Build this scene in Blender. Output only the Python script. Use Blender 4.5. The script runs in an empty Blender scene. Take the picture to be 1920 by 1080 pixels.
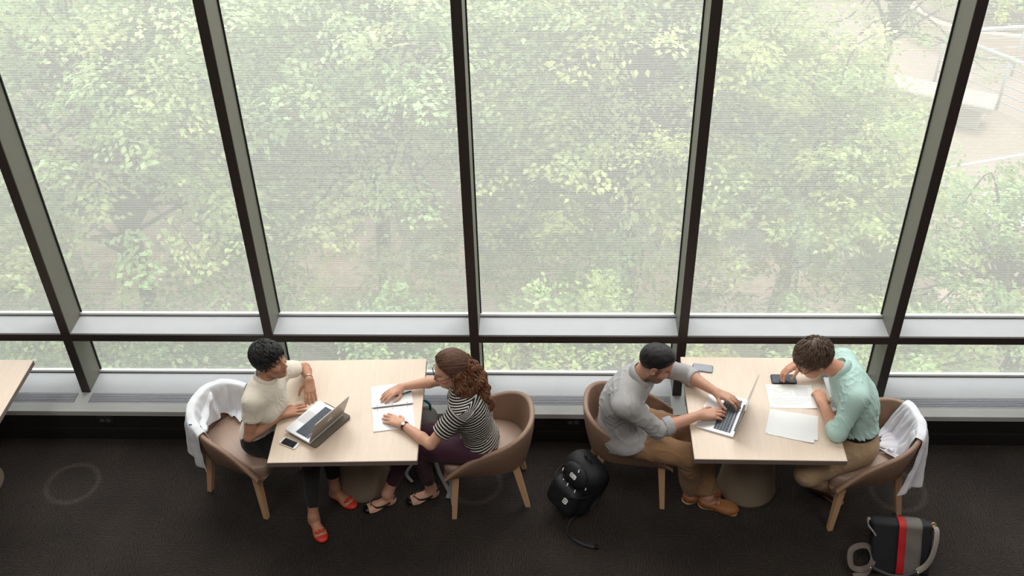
import bpy, math, random
import numpy as np
from mathutils import Vector, Matrix
SC = bpy.context.scene
COL = SC.collection
PI = math.pi
rng = np.random.default_rng(11)
random.seed(5)

# ---------------------------------------------------------------- tagging
def tag(o, label=None, cat=None, group=None, kind=None):
    if label: o['label'] = label
    if cat: o['category'] = cat
    if group: o['group'] = group
    if kind: o['kind'] = kind
    return o

def empty(name, loc=(0, 0, 0), rz=0.0):
    o = bpy.data.objects.new(name, None)
    o.empty_display_size = 0.1
    COL.objects.link(o); o.location = loc; o.rotation_euler = (0, 0, rz)
    return o

def copy_tree(o, parent=None):
    c = o.copy(); COL.objects.link(c)
    if parent is not None: c.parent = parent
    for ch in list(o.children): copy_tree(ch, c)
    return c

# ---------------------------------------------------------------- mesh building
def mesh_obj(name, V, F, mats, parent=None, smooth=True, fmat=None, attrs=None, cols=None, sharp=None):
    me = bpy.data.meshes.new(name)
    V = np.asarray(V, dtype=np.float32)
    if isinstance(F, np.ndarray):
        nf, k = F.shape
        me.vertices.add(len(V)); me.vertices.foreach_set('co', V.ravel())
        me.loops.add(nf * k); me.loops.foreach_set('vertex_index', F.astype(np.int32).ravel())
        me.polygons.add(nf)
        me.polygons.foreach_set('loop_start', np.arange(0, nf * k, k, dtype=np.int32))
        me.polygons.foreach_set('loop_total', np.full(nf, k, dtype=np.int32))
        me.update(calc_edges=True)
        me.validate()
    else:
        me.from_pydata([tuple(map(float, v)) for v in V], [], F)
        me.update()
    if not isinstance(mats, (list, tuple)): mats = [mats]
    for m in mats: me.materials.append(m)
    if fmat is not None: me.polygons.foreach_set('material_index', np.asarray(fmat, dtype=np.int32))
    if smooth:
        me.polygons.foreach_set('use_smooth', np.ones(len(me.polygons), dtype=bool))
        if sharp is not None: me.set_sharp_from_angle(angle=math.radians(sharp))
    if attrs:
        for an, av in attrs.items():
            a = me.attributes.new(an, 'FLOAT', 'POINT'); a.data.foreach_set('value', np.asarray(av, dtype=np.float32))
    if cols is not None:
        a = me.color_attributes.new('Col', 'FLOAT_COLOR', 'POINT')
        c4 = np.ones((len(V), 4), dtype=np.float32); c4[:, :3] = cols
        a.data.foreach_set('color', c4.ravel())
    o = bpy.data.objects.new(name, me); COL.objects.link(o)
    if parent is not None: o.parent = parent
    return o

class MB:
    """collects shapes into one mesh"""
    def __init__(s): s.V = []; s.F = []; s.M = []
    def add(s, V, F, mi=0):
        b = len(s.V); s.V += [tuple(map(float, v)) for v in V]
        for f in F: s.F.append([i + b for i in f]); s.M.append(mi)
        return s
    def box(s, c, d, R=None, mi=0, bev=0.0, taper=1.0):
        hx, hy, hz = d[0] / 2, d[1] / 2, d[2] / 2
        if bev <= 0:
            P = [(x * hx * (taper if z < 0 else 1), y * hy * (taper if z < 0 else 1), z * hz) for z in (-1, 1) for y in (-1, 1) for x in (-1, 1)]
            F = [(0, 2, 3, 1), (4, 5, 7, 6), (0, 1, 5, 4), (2, 6, 7, 3), (0, 4, 6, 2), (1, 3, 7, 5)]
        else:
            b = min(bev, hx * .99, hy * .99, hz * .99); P = []; idx = {}
            for sx in (-1, 1):
                for sy in (-1, 1):
                    for sz in (-1, 1):
                        for ax in range(3):
                            h = [hx - b, hy - b, hz - b]; h[ax] = (hx, hy, hz)[ax]
                            idx[(sx, sy, sz, ax)] = len(P); P.append((sx * h[0], sy * h[1], sz * h[2]))
            F = []
            for ax in range(3):
                for sg in (-1, 1):
                    o = [a for a in range(3) if a != ax]; q = []
                    for (u, v) in ((-1, -1), (1, -1), (1, 1), (-1, 1)):
                        k = [0, 0, 0]; k[ax] = sg; k[o[0]] = u; k[o[1]] = v; q.append(idx[(*k, ax)])
                    F.append(q if (sg > 0) ^ (ax == 1) else q[::-1])
            for a in range(3):      # edges along axis a
                o = [i for i in range(3) if i != a]
                for u in (-1, 1):
                    for v in (-1, 1):
                        def g(sa, ax):
                            k = [0, 0, 0]; k[a] = sa; k[o[0]] = u; k[o[1]] = v; return idx[(*k, ax)]
                        q = [g(-1, o[0]), g(1, o[0]), g(1, o[1]), g(-1, o[1])]
                        F.append(q)
            for sx in (-1, 1):
                for sy in (-1, 1):
                    for sz in (-1, 1): F.append([idx[(sx, sy, sz, ax)] for ax in range(3)])
        P = np.array(P)
        if bev > 0:  # consistent outward orientation
            FF = []
            for f in F:
                a, b_, c_ = P[f[0]], P[f[1]], P[f[2]]
                n = np.cross(b_ - a, c_ - a); m = np.mean(P[list(f)], axis=0)
                FF.append(list(f) if n @ m > 0 else list(f)[::-1])
            F = FF
        if R is not None: P = P @ np.array(R).T
        return s.add(P + np.array(c), F, mi)
    def tube(s, pts, r, n=8, mi=0, cap=True, flat=None):
        pts = np.asarray(pts, float); m = len(pts)
        rr = np.full(m, r) if np.isscalar(r) else np.asarray(r, float)
        T = np.gradient(pts, axis=0); T /= np.linalg.norm(T, axis=1)[:, None] + 1e-12
        up = np.array([0, 0, 1.0]) if flat is None else np.asarray(flat[0], float)
        if abs(T[0] @ up) > .95: up = np.array([1.0, 0, 0])
        V = []
        for i in range(m):
            a = up - T[i] * (up @ T[i]); a /= np.linalg.norm(a) + 1e-12; b = np.cross(T[i], a)
            if flat is None: up = a
            k = (1, 1) if flat is None else flat[1]
            for j in range(n):
                t = 2 * PI * (j + .5) / n
                V.append(pts[i] + rr[i] * (k[0] * math.cos(t) * a + k[1] * math.sin(t) * b))
        F = []
        for i in range(m - 1):
            for j in range(n):
                j2 = (j + 1) % n
                F.append((i * n + j, i * n + j2, (i + 1) * n + j2, (i + 1) * n + j))
        if cap: F.append(tuple(range(n))[::-1]); F.append(tuple((m - 1) * n + j for j in range(n)))
        return s.add(V, F, mi)
    def prism(s, poly, z0, z1, mi=0, mtop=None):
        n = len(poly); V = [(x, y, z0) for x, y in poly] + [(x, y, z1) for x, y in poly]
        F = [(j, (j + 1) % n, n + (j + 1) % n, n + j) for j in range(n)]
        s.add(V, F, mi); s.add(V[:n], [tuple(range(n))[::-1]], mi); s.add(V[n:], [tuple(range(n))], mi if mtop is None else mtop)
        return s
    def lathe(s, prof, n=40, mi=0, c=(0, 0, 0)):
        V = []
        for (r, z) in prof:
            for j in range(n):
                t = 2 * PI * j / n; V.append((c[0] + r * math.cos(t), c[1] + r * math.sin(t), c[2] + z))
        F = []
        for i in range(len(prof) - 1):
            for j in range(n): F.append((i * n + j, i * n + (j + 1) % n, (i + 1) * n + (j + 1) % n, (i + 1) * n + j))
        F.append(tuple(range(n))[::-1]); F.append(tuple((len(prof) - 1) * n + j for j in range(n)))
        return s.add(V, F, mi)
    def grid(s, P, mi=0, flip=False, closeu=False):
        nu, nv = P.shape[:2]; F = []
        for i in range(nu if closeu else nu - 1):
            for j in range(nv - 1):
                a, b, c, d = i * nv + j, ((i + 1) % nu) * nv + j, ((i + 1) % nu) * nv + j + 1, i * nv + j + 1
                F.append((a, d, c, b) if flip else (a, b, c, d))
        return s.add(P.reshape(-1, 3), F, mi)
    def build(s, name, mats, parent=None, smooth=False, sharp=None, attrs=None, cols=None):
        return mesh_obj(name, np.array(s.V), s.F, mats, parent, smooth, s.M, attrs, cols, sharp)

def rrect(w, h, r, n=6, cx=0, cy=0):
    P = []
    for (sx, sy, a0) in ((1, 1, 0), (-1, 1, PI / 2), (-1, -1, PI), (1, -1, 1.5 * PI)):
        for i in range(n + 1):
            t = a0 + PI / 2 * i / n
            P.append((cx + sx * (w / 2 - r) + r * math.cos(t), cy + sy * (h / 2 - r) + r * math.sin(t)))
    return P

def rotz(a):
    c, s = math.cos(a), math.sin(a); return np.array([[c, -s, 0], [s, c, 0], [0, 0, 1.0]])
def norm(v):
    v = np.asarray(v, float); return v / (np.linalg.norm(v) + 1e-12)
def A(*v): return np.array(v, float)
def catmull(pts, n=8):
    P = np.asarray(pts, float); P = np.vstack([2 * P[0] - P[1], P, 2 * P[-1] - P[-2]]); out = []
    for i in range(1, len(P) - 2):
        for t in np.linspace(0, 1, n, endpoint=False):
            a, b, c, d = P[i - 1], P[i], P[i + 1], P[i + 2]
            out.append(.5 * ((2 * b) + (c - a) * t + (2 * a - 5 * b + 4 * c - d) * t * t + (3 * b - a - 3 * c + d) * t ** 3))
    out.append(P[-2]); return np.array(out)

# ---------------------------------------------------------------- materials
def srgb(r, g, b):
    return tuple(((c / 255) / 12.92 if c / 255 <= .04045 else ((c / 255 + .055) / 1.055) ** 2.4) for c in (r, g, b))

def mat(name, col, rough=.6, metal=0, noise=0, nscale=20, bump=0, bscale=60, spec=.5, attr=False, sheen=0, stretch=None, sub=0, bdist=.01):
    m = bpy.data.materials.new(name); m.use_nodes = True
    nt = m.node_tree; N = nt.nodes; L = nt.links; b = N['Principled BSDF']
    b.inputs['Roughness'].default_value = rough; b.inputs['Metallic'].default_value = metal
    b.inputs['Specular IOR Level'].default_value = spec
    if sheen: b.inputs['Sheen Weight'].default_value = sheen
    if sub:
        b.inputs['Subsurface Weight'].default_value = sub
        b.inputs['Subsurface Radius'].default_value = (.012, .005, .003)
        b.inputs['Subsurface Scale'].default_value = 1.0
    c4 = (*col, 1)
    src = None
    tc = N.new('ShaderNodeTexCoord')
    vec = tc.outputs['Object']
    if stretch:
        mp = N.new('ShaderNodeMapping'); mp.inputs['Scale'].default_value = stretch
        L.new(vec, mp.inputs['Vector']); vec = mp.outputs['Vector']
    if attr:
        at = N.new('ShaderNodeAttribute'); at.attribute_name = 'Col'; src = at.outputs['Color']
    if noise:
        nz = N.new('ShaderNodeTexNoise'); nz.inputs['Scale'].default_value = nscale; nz.inputs['Detail'].default_value = 5
        L.new(vec, nz.inputs['Vector'])
        mr = N.new('ShaderNodeMapRange'); mr.inputs['From Min'].default_value = .25; mr.inputs['From Max'].default_value = .75
        mr.inputs['To Min'].default_value = 1 - noise; mr.inputs['To Max'].default_value = 1 + noise
        L.new(nz.outputs['Fac'], mr.inputs['Value'])
        mx = N.new('ShaderNodeVectorMath'); mx.operation = 'SCALE'
        if src: L.new(src, mx.inputs[0])
        else: mx.inputs[0].default_value = col
        L.new(mr.outputs['Result'], mx.inputs['Scale']); src = mx.outputs['Vector']
    if src: L.new(src, b.inputs['Base Color'])
    else: b.inputs['Base Color'].default_value = c4
    if bump:
        nb = N.new('ShaderNodeTexNoise'); nb.inputs['Scale'].default_value = bscale; nb.inputs['Detail'].default_value = 4
        L.new(vec, nb.inputs['Vector'])
        bp = N.new('ShaderNodeBump'); bp.inputs['Strength'].default_value = bump; bp.inputs['Distance'].default_value = bdist
        L.new(nb.outputs['Fac'], bp.inputs['Height']); L.new(bp.outputs['Normal'], b.inputs['Normal'])
    return m

# ---------------------------------------------------------------- signed distance modelling (numpy surface nets)
def vnoise(P, k, seed=0, n=7):
    r = np.random.default_rng(seed); out = np.zeros(len(P))
    W = P.copy()
    for i in range(3):
        d = r.normal(size=3); d /= np.linalg.norm(d)
        W = W + .25 / k * np.outer(np.sin(P @ (d * k) + r.uniform(0, 6.28)), r.normal(size=3))
    for i in range(n):
        d = r.normal(size=3); d /= np.linalg.norm(d); kk = k * r.uniform(.7, 1.6)
        out += np.sin(W @ (d * kk) + r.uniform(0, 6.28)) / n * 1.6
    return out

class SDF:
    def __init__(s): s.p = []; s.post = []
    def _add(s, lo, hi, fn, k, op): s.p.append((np.asarray(lo, float), np.asarray(hi, float), fn, k, op)); return s
    def cap(s, a, b, ra, rb=None, k=.02, op='u', flat=None):
        """tapered capsule; flat=(dir, factor) squashes the section along dir"""
        a = A(*a); b = A(*b); rb = ra if rb is None else rb
        ba = b - a; L2 = ba @ ba + 1e-12; m = max(ra, rb)
        if flat is not None:
            fd = norm(flat[0]); ff = flat[1]
        def fn(P):
            q = P - a; t = np.clip(q @ ba / L2, 0, 1)
            v = q - t[:, None] * ba
            if flat is not None:
                c = v @ fd; v = v + np.outer(c * (ff - 1), fd)
                return (np.linalg.norm(v, axis=1) - (ra + (rb - ra) * t)) * .8
            return np.linalg.norm(v, axis=1) - (ra + (rb - ra) * t)
        return s._add(np.minimum(a, b) - m, np.maximum(a, b) + m, fn, k, op)
    def ell(s, c, rad, R=None, k=.02, op='u'):
        c = A(*c); rad = np.asarray(rad, float); R = np.eye(3) if R is None else np.asarray(R, float); m = rad.max()
        def fn(P):
            q = (P - c) @ R
            k0 = np.linalg.norm(q / rad, axis=1); k1 = np.linalg.norm(q / rad ** 2, axis=1)
            return k0 * (k0 - 1) / (k1 + 1e-9)
        return s._add(c - m, c + m, fn, k, op)
    def box(s, c, half, r=.01, R=None, k=.01, op='u'):
        c = A(*c); half = np.asarray(half, float); R = np.eye(3) if R is None else np.asarray(R, float); m = np.linalg.norm(half)
        def fn(P):
            q = np.abs((P - c) @ R) - (half - r)
            return np.linalg.norm(np.maximum(q, 0), axis=1) + np.minimum(q.max(axis=1), 0) - r
        return s._add(c - m, c + m, fn, k, op)
    def cut(s, c, n, k=.004):
        """keep the side the normal points away from"""
        c = A(*c); n = norm(n)
        return s._add(A(-99, -99, -99), A(99, 99, 99), lambda P: (P - c) @ n, k, 'i')
    def disp(s, fn): s.post.append(fn); return s
    def ev(s, P):
        d = np.full(len(P), .12)
        for lo, hi, fn, k, op in s.p:
            if op == 'i':
                e = fn(P); h = np.maximum(k - np.abs(d - e), 0) / k; d = np.maximum(d, e) + h * h * k / 4; continue
            m = .07 + k
            I = np.nonzero(np.all((P > lo - m) & (P < hi + m), axis=1))[0]
            if not len(I): continue
            e = fn(P[I]); dd = d[I]
            if op == 'u':
                h = np.maximum(k - np.abs(dd - e), 0) / k; d[I] = np.minimum(dd, e) - h * h * k / 4
            else:
                e = -e; h = np.maximum(k - np.abs(dd - e), 0) / k; d[I] = np.maximum(dd, e) + h * h * k / 4
        for f in s.post: d = d + f(P)
        return d
    def mesh(s, h=.005, smooth=1):
        lo = np.min([p[0] for p in s.p if p[4] == 'u'], axis=0) - .03
        hi = np.max([p[1] for p in s.p if p[4] == 'u'], axis=0) + .03
        B = 4; n = np.ceil((hi - lo) / (h * B)).astype(int) + 1
        g = np.stack(np.meshgrid(*[np.arange(x) for x in n], indexing='ij'), -1).reshape(-1, 3)
        dc = s.ev(lo + (g + .5) * h * B)
        act = np.abs(dc) < h * B * 1.5
        D = np.repeat(np.repeat(np.repeat(np.where(dc > 0, 1., -1.).astype(np.float32).reshape(n), B, 0), B, 1), B, 2)
        ga = g[act] * B
        off = np.stack(np.meshgrid(*[np.arange(B)] * 3, indexing='ij'), -1).reshape(-1, 3)
        idx = (ga[:, None, :] + off[None]).reshape(-1, 3)
        val = np.empty(len(idx), np.float32)
        for i in range(0, len(idx), 400000):
            val[i:i + 400000] = s.ev(lo + idx[i:i + 400000] * h)
        D[idx[:, 0], idx[:, 1], idx[:, 2]] = val
        Sg = D < 0
        nx, ny, nz = D.shape
        cid = lambda a: (a[:, 0] * ny + a[:, 1]) * nz + a[:, 2]
        keys = []; pts = []; quads = []
        for ax in range(3):
            sl0 = [slice(None)] * 3; sl1 = [slice(None)] * 3; sl0[ax] = slice(0, -1); sl1[ax] = slice(1, None)
            E = np.argwhere(Sg[tuple(sl0)] != Sg[tuple(sl1)])
            u, v = (ax + 1) % 3, (ax + 2) % 3
            E = E[(E[:, u] > 0) & (E[:, v] > 0)]
            E1 = E.copy(); E1[:, ax] += 1
            d0 = D[E[:, 0], E[:, 1], E[:, 2]]; d1 = D[E1[:, 0], E1[:, 1], E1[:, 2]]
            t = d0 / (d0 - d1); p = E.astype(float); p[:, ax] += t
            q = []
            for (du, dv) in ((0, 0), (-1, 0), (-1, -1), (0, -1)):
                c = E.copy(); c[:, u] += du; c[:, v] += dv; k = cid(c); keys.append(k); pts.append(p); q.append(k)
            q = np.stack(q, 1); fl = d0 > 0
            q[fl] = q[fl][:, ::-1]; quads.append(q[:, ::-1] if False else q)
        K = np.concatenate(keys); Pp = np.concatenate(pts); Q = np.concatenate(quads)
        uk, inv = np.unique(K, return_inverse=True); cnt = np.bincount(inv).astype(float)
        V = np.stack([np.bincount(inv, Pp[:, i]) / cnt for i in range(3)], 1)
        F = np.searchsorted(uk, Q)
        for _ in range(smooth):
            acc = np.zeros_like(V); c2 = np.zeros(len(V))
            for a, b in ((0, 1), (1, 2), (2, 3), (3, 0)):
                for i in range(3):
                    acc[:, i] += np.bincount(F[:, a], V[F[:, b], i], len(V)) + np.bincount(F[:, b], V[F[:, a], i], len(V))
                c2 += np.bincount(F[:, a], minlength=len(V)) + np.bincount(F[:, b], minlength=len(V))
            V = V * .5 + .5 * acc / c2[:, None]
        return lo + V * h, F
# ================================================================ ROOM
GY = 5.650; FY = 5.4265; LY = 5.235           # glass plane, fin front plane, ledge front
LZ = .268; TZ0 = .7465; TZ1 = .8034           # ledge top, transom bottom / top
BX = [-3.3025 + 1.3983 * i for i in range(-2, 7)]
ZT = 6.6; XW = 7.6; YB = -4.2
M_front = mat('mullion_dark', srgb(52, 43, 40), .55, bump=.05)
M_side = mat('mullion_side', srgb(112, 111, 101), .5, noise=.03, nscale=6)
M_alu = mat('sill_aluminium', srgb(172, 174, 178), .5, noise=.03, nscale=9)
M_lip = mat('frame_lip', srgb(225, 226, 224), .4)
M_gasket = mat('gasket', srgb(24, 24, 28), .6)
M_ledge = mat('ledge_metal', srgb(182, 182, 182), .5, noise=.03, nscale=7)
M_black = mat('kick_black', srgb(26, 23, 23), .6, noise=.12, nscale=14)
M_wall = mat('wall_paint', srgb(150, 147, 142), .9, noise=.02)
M_ceil = mat('ceiling_paint', srgb(190, 188, 184), .9, noise=.02)

def carpet():
    m = bpy.data.materials.new('carpet'); m.use_nodes = True
    nt = m.node_tree; N = nt.nodes; L = nt.links; b = N['Principled BSDF']
    b.inputs['Roughness'].default_value = .95; b.inputs['Specular IOR Level'].default_value = .25
    tc = N.new('ShaderNodeTexCoord')
    def mapping(rot, sc):
        mp = N.new('ShaderNodeMapping'); mp.inputs['Rotation'].default_value = (0, 0, rot); mp.inputs['Scale'].default_value = sc
        L.new(tc.outputs['Object'], mp.inputs['Vector']); return mp
    waves = []
    for rot in (0, PI / 2):
        mp = mapping(rot, (1, 1, 1))
        w = N.new('ShaderNodeTexWave'); w.wave_type = 'BANDS'; w.bands_direction = 'Y'
        w.inputs['Scale'].default_value = 22; w.inputs['Distortion'].default_value = 8; w.inputs['Detail'].default_value = 2
        w.inputs['Detail Scale'].default_value = 1.6
        L.new(mp.outputs[0], w.inputs['Vector']); waves.append(w)
    ck = N.new('ShaderNodeTexChecker'); ck.inputs['Scale'].default_value = 1 / .61
    mpc = mapping(0, (1, 1, 1)); mpc.inputs['Location'].default_value = (.13, -.03, .3); L.new(mpc.outputs[0], ck.inputs['Vector'])
    mx = N.new('ShaderNodeMix'); L.new(ck.outputs['Fac'], mx.inputs['Factor'])
    L.new(waves[0].outputs['Fac'], mx.inputs['A']); L.new(waves[1].outputs['Fac'], mx.inputs['B'])
    nz = N.new('ShaderNodeTexNoise'); nz.inputs['Scale'].default_value = 2.2; nz.inputs['Detail'].default_value = 3
    L.new(tc.outputs['Object'], nz.inputs['Vector'])
    nf = N.new('ShaderNodeTexNoise'); nf.inputs['Scale'].default_value = 160; nf.inputs['Detail'].default_value = 3
    L.new(tc.outputs['Object'], nf.inputs['Vector'])
    # worn ring dents where table feet once stood
    ring = None
    for (cx, cy) in ((-3.25, 4.80), (-.50, 4.83), (2.315, 4.80)):
        vd = N.new('ShaderNodeVectorMath'); vd.operation = 'DISTANCE'; vd.inputs[1].default_value = (cx, cy, 0)
        L.new(tc.outputs['Object'], vd.inputs[0])
        mr = N.new('ShaderNodeMath'); mr.operation = 'SUBTRACT'; mr.inputs[1].default_value = .172; L.new(vd.outputs['Value'], mr.inputs[0])
        ab = N.new('ShaderNodeMath'); ab.operation = 'ABSOLUTE'; L.new(mr.outputs[0], ab.inputs[0])
        rg = N.new('ShaderNodeMapRange'); rg.inputs['From Min'].default_value = .028; rg.inputs['From Max'].default_value = .004
        rg.inputs['To Min'].default_value = 0; rg.inputs['To Max'].default_value = 1; L.new(ab.outputs[0], rg.inputs['Value'])
        if ring is None: ring = rg.outputs[0]
        else:
            ad = N.new('ShaderNodeMath'); ad.operation = 'ADD'; L.new(ring, ad.inputs[0]); L.new(rg.outputs[0], ad.inputs[1]); ring = ad.outputs[0]
    cr = N.new('ShaderNodeValToRGB'); e = cr.color_ramp.elements
    e[0].position = .25; e[0].color = (*srgb(38, 33, 31), 1); e[1].position = .95; e[1].color = (*srgb(61, 55, 51), 1)
    sm = N.new('ShaderNodeMath'); sm.operation = 'MULTIPLY'; L.new(mx.outputs['Result'], sm.inputs[0])
    mrn = N.new('ShaderNodeMapRange'); mrn.inputs['From Min'].default_value = .3; mrn.inputs['From Max'].default_value = .7
    mrn.inputs['To Min'].default_value = .55; mrn.inputs['To Max'].default_value = 1.0; L.new(nf.outputs['Fac'], mrn.inputs['Value'])
    L.new(mrn.outputs[0], sm.inputs[1])
    L.new(sm.outputs[0], cr.inputs['Fac'])
    v = N.new('ShaderNodeMapRange'); v.inputs['From Min'].default_value = .3; v.inputs['From Max'].default_value = .7
    v.inputs['To Min'].default_value = .75; v.inputs['To Max'].default_value = 1.2; L.new(nz.outputs['Fac'], v.inputs['Value'])
    rv = N.new('ShaderNodeMath'); rv.operation = 'MULTIPLY_ADD'; rv.inputs[1].default_value = .75; L.new(ring, rv.inputs[0]); L.new(v.outputs[0], rv.inputs[2])
    sc = N.new('ShaderNodeVectorMath'); sc.operation = 'SCALE'; L.new(cr.outputs[0], sc.inputs[0]); L.new(rv.outputs[0], sc.inputs['Scale'])
    L.new(sc.outputs[0], b.inputs['Base Color'])
    bp = N.new('ShaderNodeBump'); bp.inputs['Strength'].default_value = .5; bp.inputs['Distance'].default_value = .004
    L.new(sm.outputs[0], bp.inputs['Height']); L.new(bp.outputs[0], b.inputs['Normal'])
    return m
M_carpet = carpet()

def struct(o): o['kind'] = 'structure'; return o
struct(MB().box((0, (YB + LY) / 2, -.05), (2 * XW, LY - YB, .1)).build('floor', M_carpet))
struct(MB().box((0, (YB + GY) / 2, ZT + .1), (2 * XW + .4, GY - YB + .6, .2)).build('ceiling', M_ceil))
struct(MB().box((-XW - .1, (YB + GY) / 2 + .1, ZT / 2 - .05), (.2, GY - YB + .2, ZT + .1)).build('wall_left', M_wall))
struct(MB().box((XW + .1, (YB + GY) / 2 + .1, ZT / 2 - .05), (.2, GY - YB + .2, ZT + .1)).build('wall_right', M_wall))
struct(MB().box((0, YB - .1, ZT / 2 - .05), (2 * XW + .4, .2, ZT + .1)).build('wall_back', M_wall))
# low knee wall under the glazing, with its metal ledge
k = MB()
k.box((0, (LY + 5.668) / 2, LZ / 2 - .02), (2 * XW, 5.668 - LY, LZ - .04), mi=0)
struct(k.build('wall_window', [M_black]))
k = MB()
k.box((0, (LY - .012 + 5.311) / 2, LZ - .02), (2 * XW, 5.311 - LY + .012, .04), mi=0)
k.box((0, (5.409 + 5.668) / 2, LZ - .02), (2 * XW, 5.668 - 5.409, .04), mi=1)
for x in BX: k.box((x, 5.36, LZ - .02), (.10, .098, .04), mi=0)
struct(k.build('trim_1', [M_ledge, M_alu]))
struct(MB().box((0, LY - .008, .05), (2 * XW, .016, .1)).build('baseboard_window', M_black))
# mullion fins
n = 2
for x in BX:
    m = MB()
    m.box((x, (FY + GY) / 2, (LZ + ZT) / 2), (.061, GY - FY, ZT - LZ), mi=1)
    m.box((x, FY - .004, (LZ + ZT) / 2), (.0615, .010, ZT - LZ), mi=0)
    for s in (-1, 1): m.box((x + s * .034, GY - .006, (LZ + ZT) / 2), (.010, .012, ZT - LZ), mi=2)
    struct(m.build('trim_%d' % n, [M_front, M_side, M_gasket])); n += 1
# transom and glazing lips, bay by bay
for i in range(len(BX) - 1):
    x0, x1 = BX[i] + .0307, BX[i + 1] - .0307; xc, w = (x0 + x1) / 2, x1 - x0
    m = MB()
    m.box((xc, (FY + GY) / 2 + .004, (TZ0 + TZ1) / 2), (w, GY - FY - .006, TZ1 - TZ0), mi=1)
    m.box((xc, FY - .0035, (TZ0 + TZ1) / 2 - .0005), (w, .009, TZ1 - TZ0), mi=0)
    for z in (TZ1, LZ):
        m.box((xc, GY - .012, z + .011), (w, .022, .022), mi=2)
        m.box((xc, GY - .026, z + .0015), (w, .006, .003), mi=3)
    struct(m.build('trim_%d' % n, [M_front, M_alu, M_lip, M_gasket])); n += 1

def glass_mat():
    """clear pane with a printed frit of fine white horizontal lines"""
    m = bpy.data.materials.new('fritted_glass'); m.use_nodes = True
    nt = m.node_tree; N = nt.nodes; L = nt.links
    for x in list(N): N.remove(x)
    out = N.new('ShaderNodeOutputMaterial')
    tc = N.new('ShaderNodeTexCoord'); sp = N.new('ShaderNodeSeparateXYZ'); L.new(tc.outputs['Object'], sp.inputs[0])
    mu = N.new('ShaderNodeMath'); mu.operation = 'MULTIPLY'; mu.inputs[1].default_value = 1 / FRIT; L.new(sp.outputs['Z'], mu.inputs[0])
    fr = N.new('ShaderNodeMath'); fr.operation = 'FRACT'; L.new(mu.outputs[0], fr.inputs[0])
    lt = N.new('ShaderNodeMath'); lt.operation = 'LESS_THAN'; lt.inputs[1].default_value = .5; L.new(fr.outputs[0], lt.inputs[0])
    cov = N.new('ShaderNodeMapRange'); cov.inputs['To Min'].default_value = FRIT_LO; cov.inputs['To Max'].default_value = FRIT_HI
    L.new(lt.outputs[0], cov.inputs['Value'])
    tr = N.new('ShaderNodeBsdfTransparent'); tr.inputs[0].default_value = (.97, .98, .965, 1)
    tl = N.new('ShaderNodeBsdfTranslucent'); tl.inputs[0].default_value = (.84, .85, .80, 1)
    df = N.new('ShaderNodeBsdfDiffuse'); df.inputs[0].default_value = (.80, .80, .78, 1)
    fm = N.new('ShaderNodeMixShader'); fm.inputs[0].default_value = .3; L.new(tl.outputs[0], fm.inputs[1]); L.new(df.outputs[0], fm.inputs[2])
    m1 = N.new('ShaderNodeMixShader'); L.new(cov.outputs[0], m1.inputs[0]); L.new(tr.outputs[0], m1.inputs[1]); L.new(fm.outputs[0], m1.inputs[2])
    gl = N.new('ShaderNodeBsdfGlossy'); gl.inputs['Roughness'].default_value = 0.0; gl.inputs[0].default_value = (1, 1, 1, 1)
    fs = N.new('ShaderNodeFresnel'); fs.inputs[0].default_value = 1.5
    m2 = N.new('ShaderNodeMixShader'); L.new(fs.outputs[0], m2.inputs[0]); L.new(m1.outputs[0], m2.inputs[1]); L.new(gl.outputs[0], m2.inputs[2])
    L.new(m2.outputs[0], out.inputs[0])
    return m
FRIT = .0085; FRIT_LO = .18; FRIT_HI = .72
M_glass = glass_mat()
n = 1
for i in range(len(BX) - 1):
    x0, x1 = BX[i] + .028, BX[i + 1] - .028
    for (z0, z1) in ((TZ1 + .004, ZT), (LZ + .004, TZ0)):
        V = [(x0, GY, z0), (x1, GY, z0), (x1, GY, z1), (x0, GY, z1)]
        struct(mesh_obj('window_%d' % n, V, [(0, 1, 2, 3)], M_glass, smooth=False)); n += 1
# heating grilles let into the ledge, one per bay
M_slat = mat('grille_slats', srgb(176, 178, 186), .45)
M_slot = mat('grille_slot', srgb(14, 14, 16), .8)
names = ['beyond the left edge', 'below the leftmost glass bay', 'behind the white coat chair on the left', 'behind the left table', 'between the two tables',
         'behind the right table', 'right of the mint shirt man', 'beyond the right edge']
for i in range(len(BX) - 1):
    if i < 1 or i > 6: continue
    x0, x1 = BX[i] + .052, BX[i + 1] - .052; xc, w = (x0 + x1) / 2, x1 - x0
    g = empty('floor_grille', (xc, 5.36, LZ - .03))
    tag(g, 'dark slotted heating grille in the window ledge, ' + names[i], 'grille', 'heating grilles along the ledge')
    MB().box((0, 0, -.0015), (w, .096, .003)).build('grille_tray', M_slot, g)
    s = MB()
    for j in range(6): s.box((0, -.041 + j * .0164, .022), (w, .0065, .016))
    for xx in (-w / 2 + .004, w / 2 - .004): s.box((xx, 0, .015), (.008, .096, .03))
    s.build('slats', M_slat, g)
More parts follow.
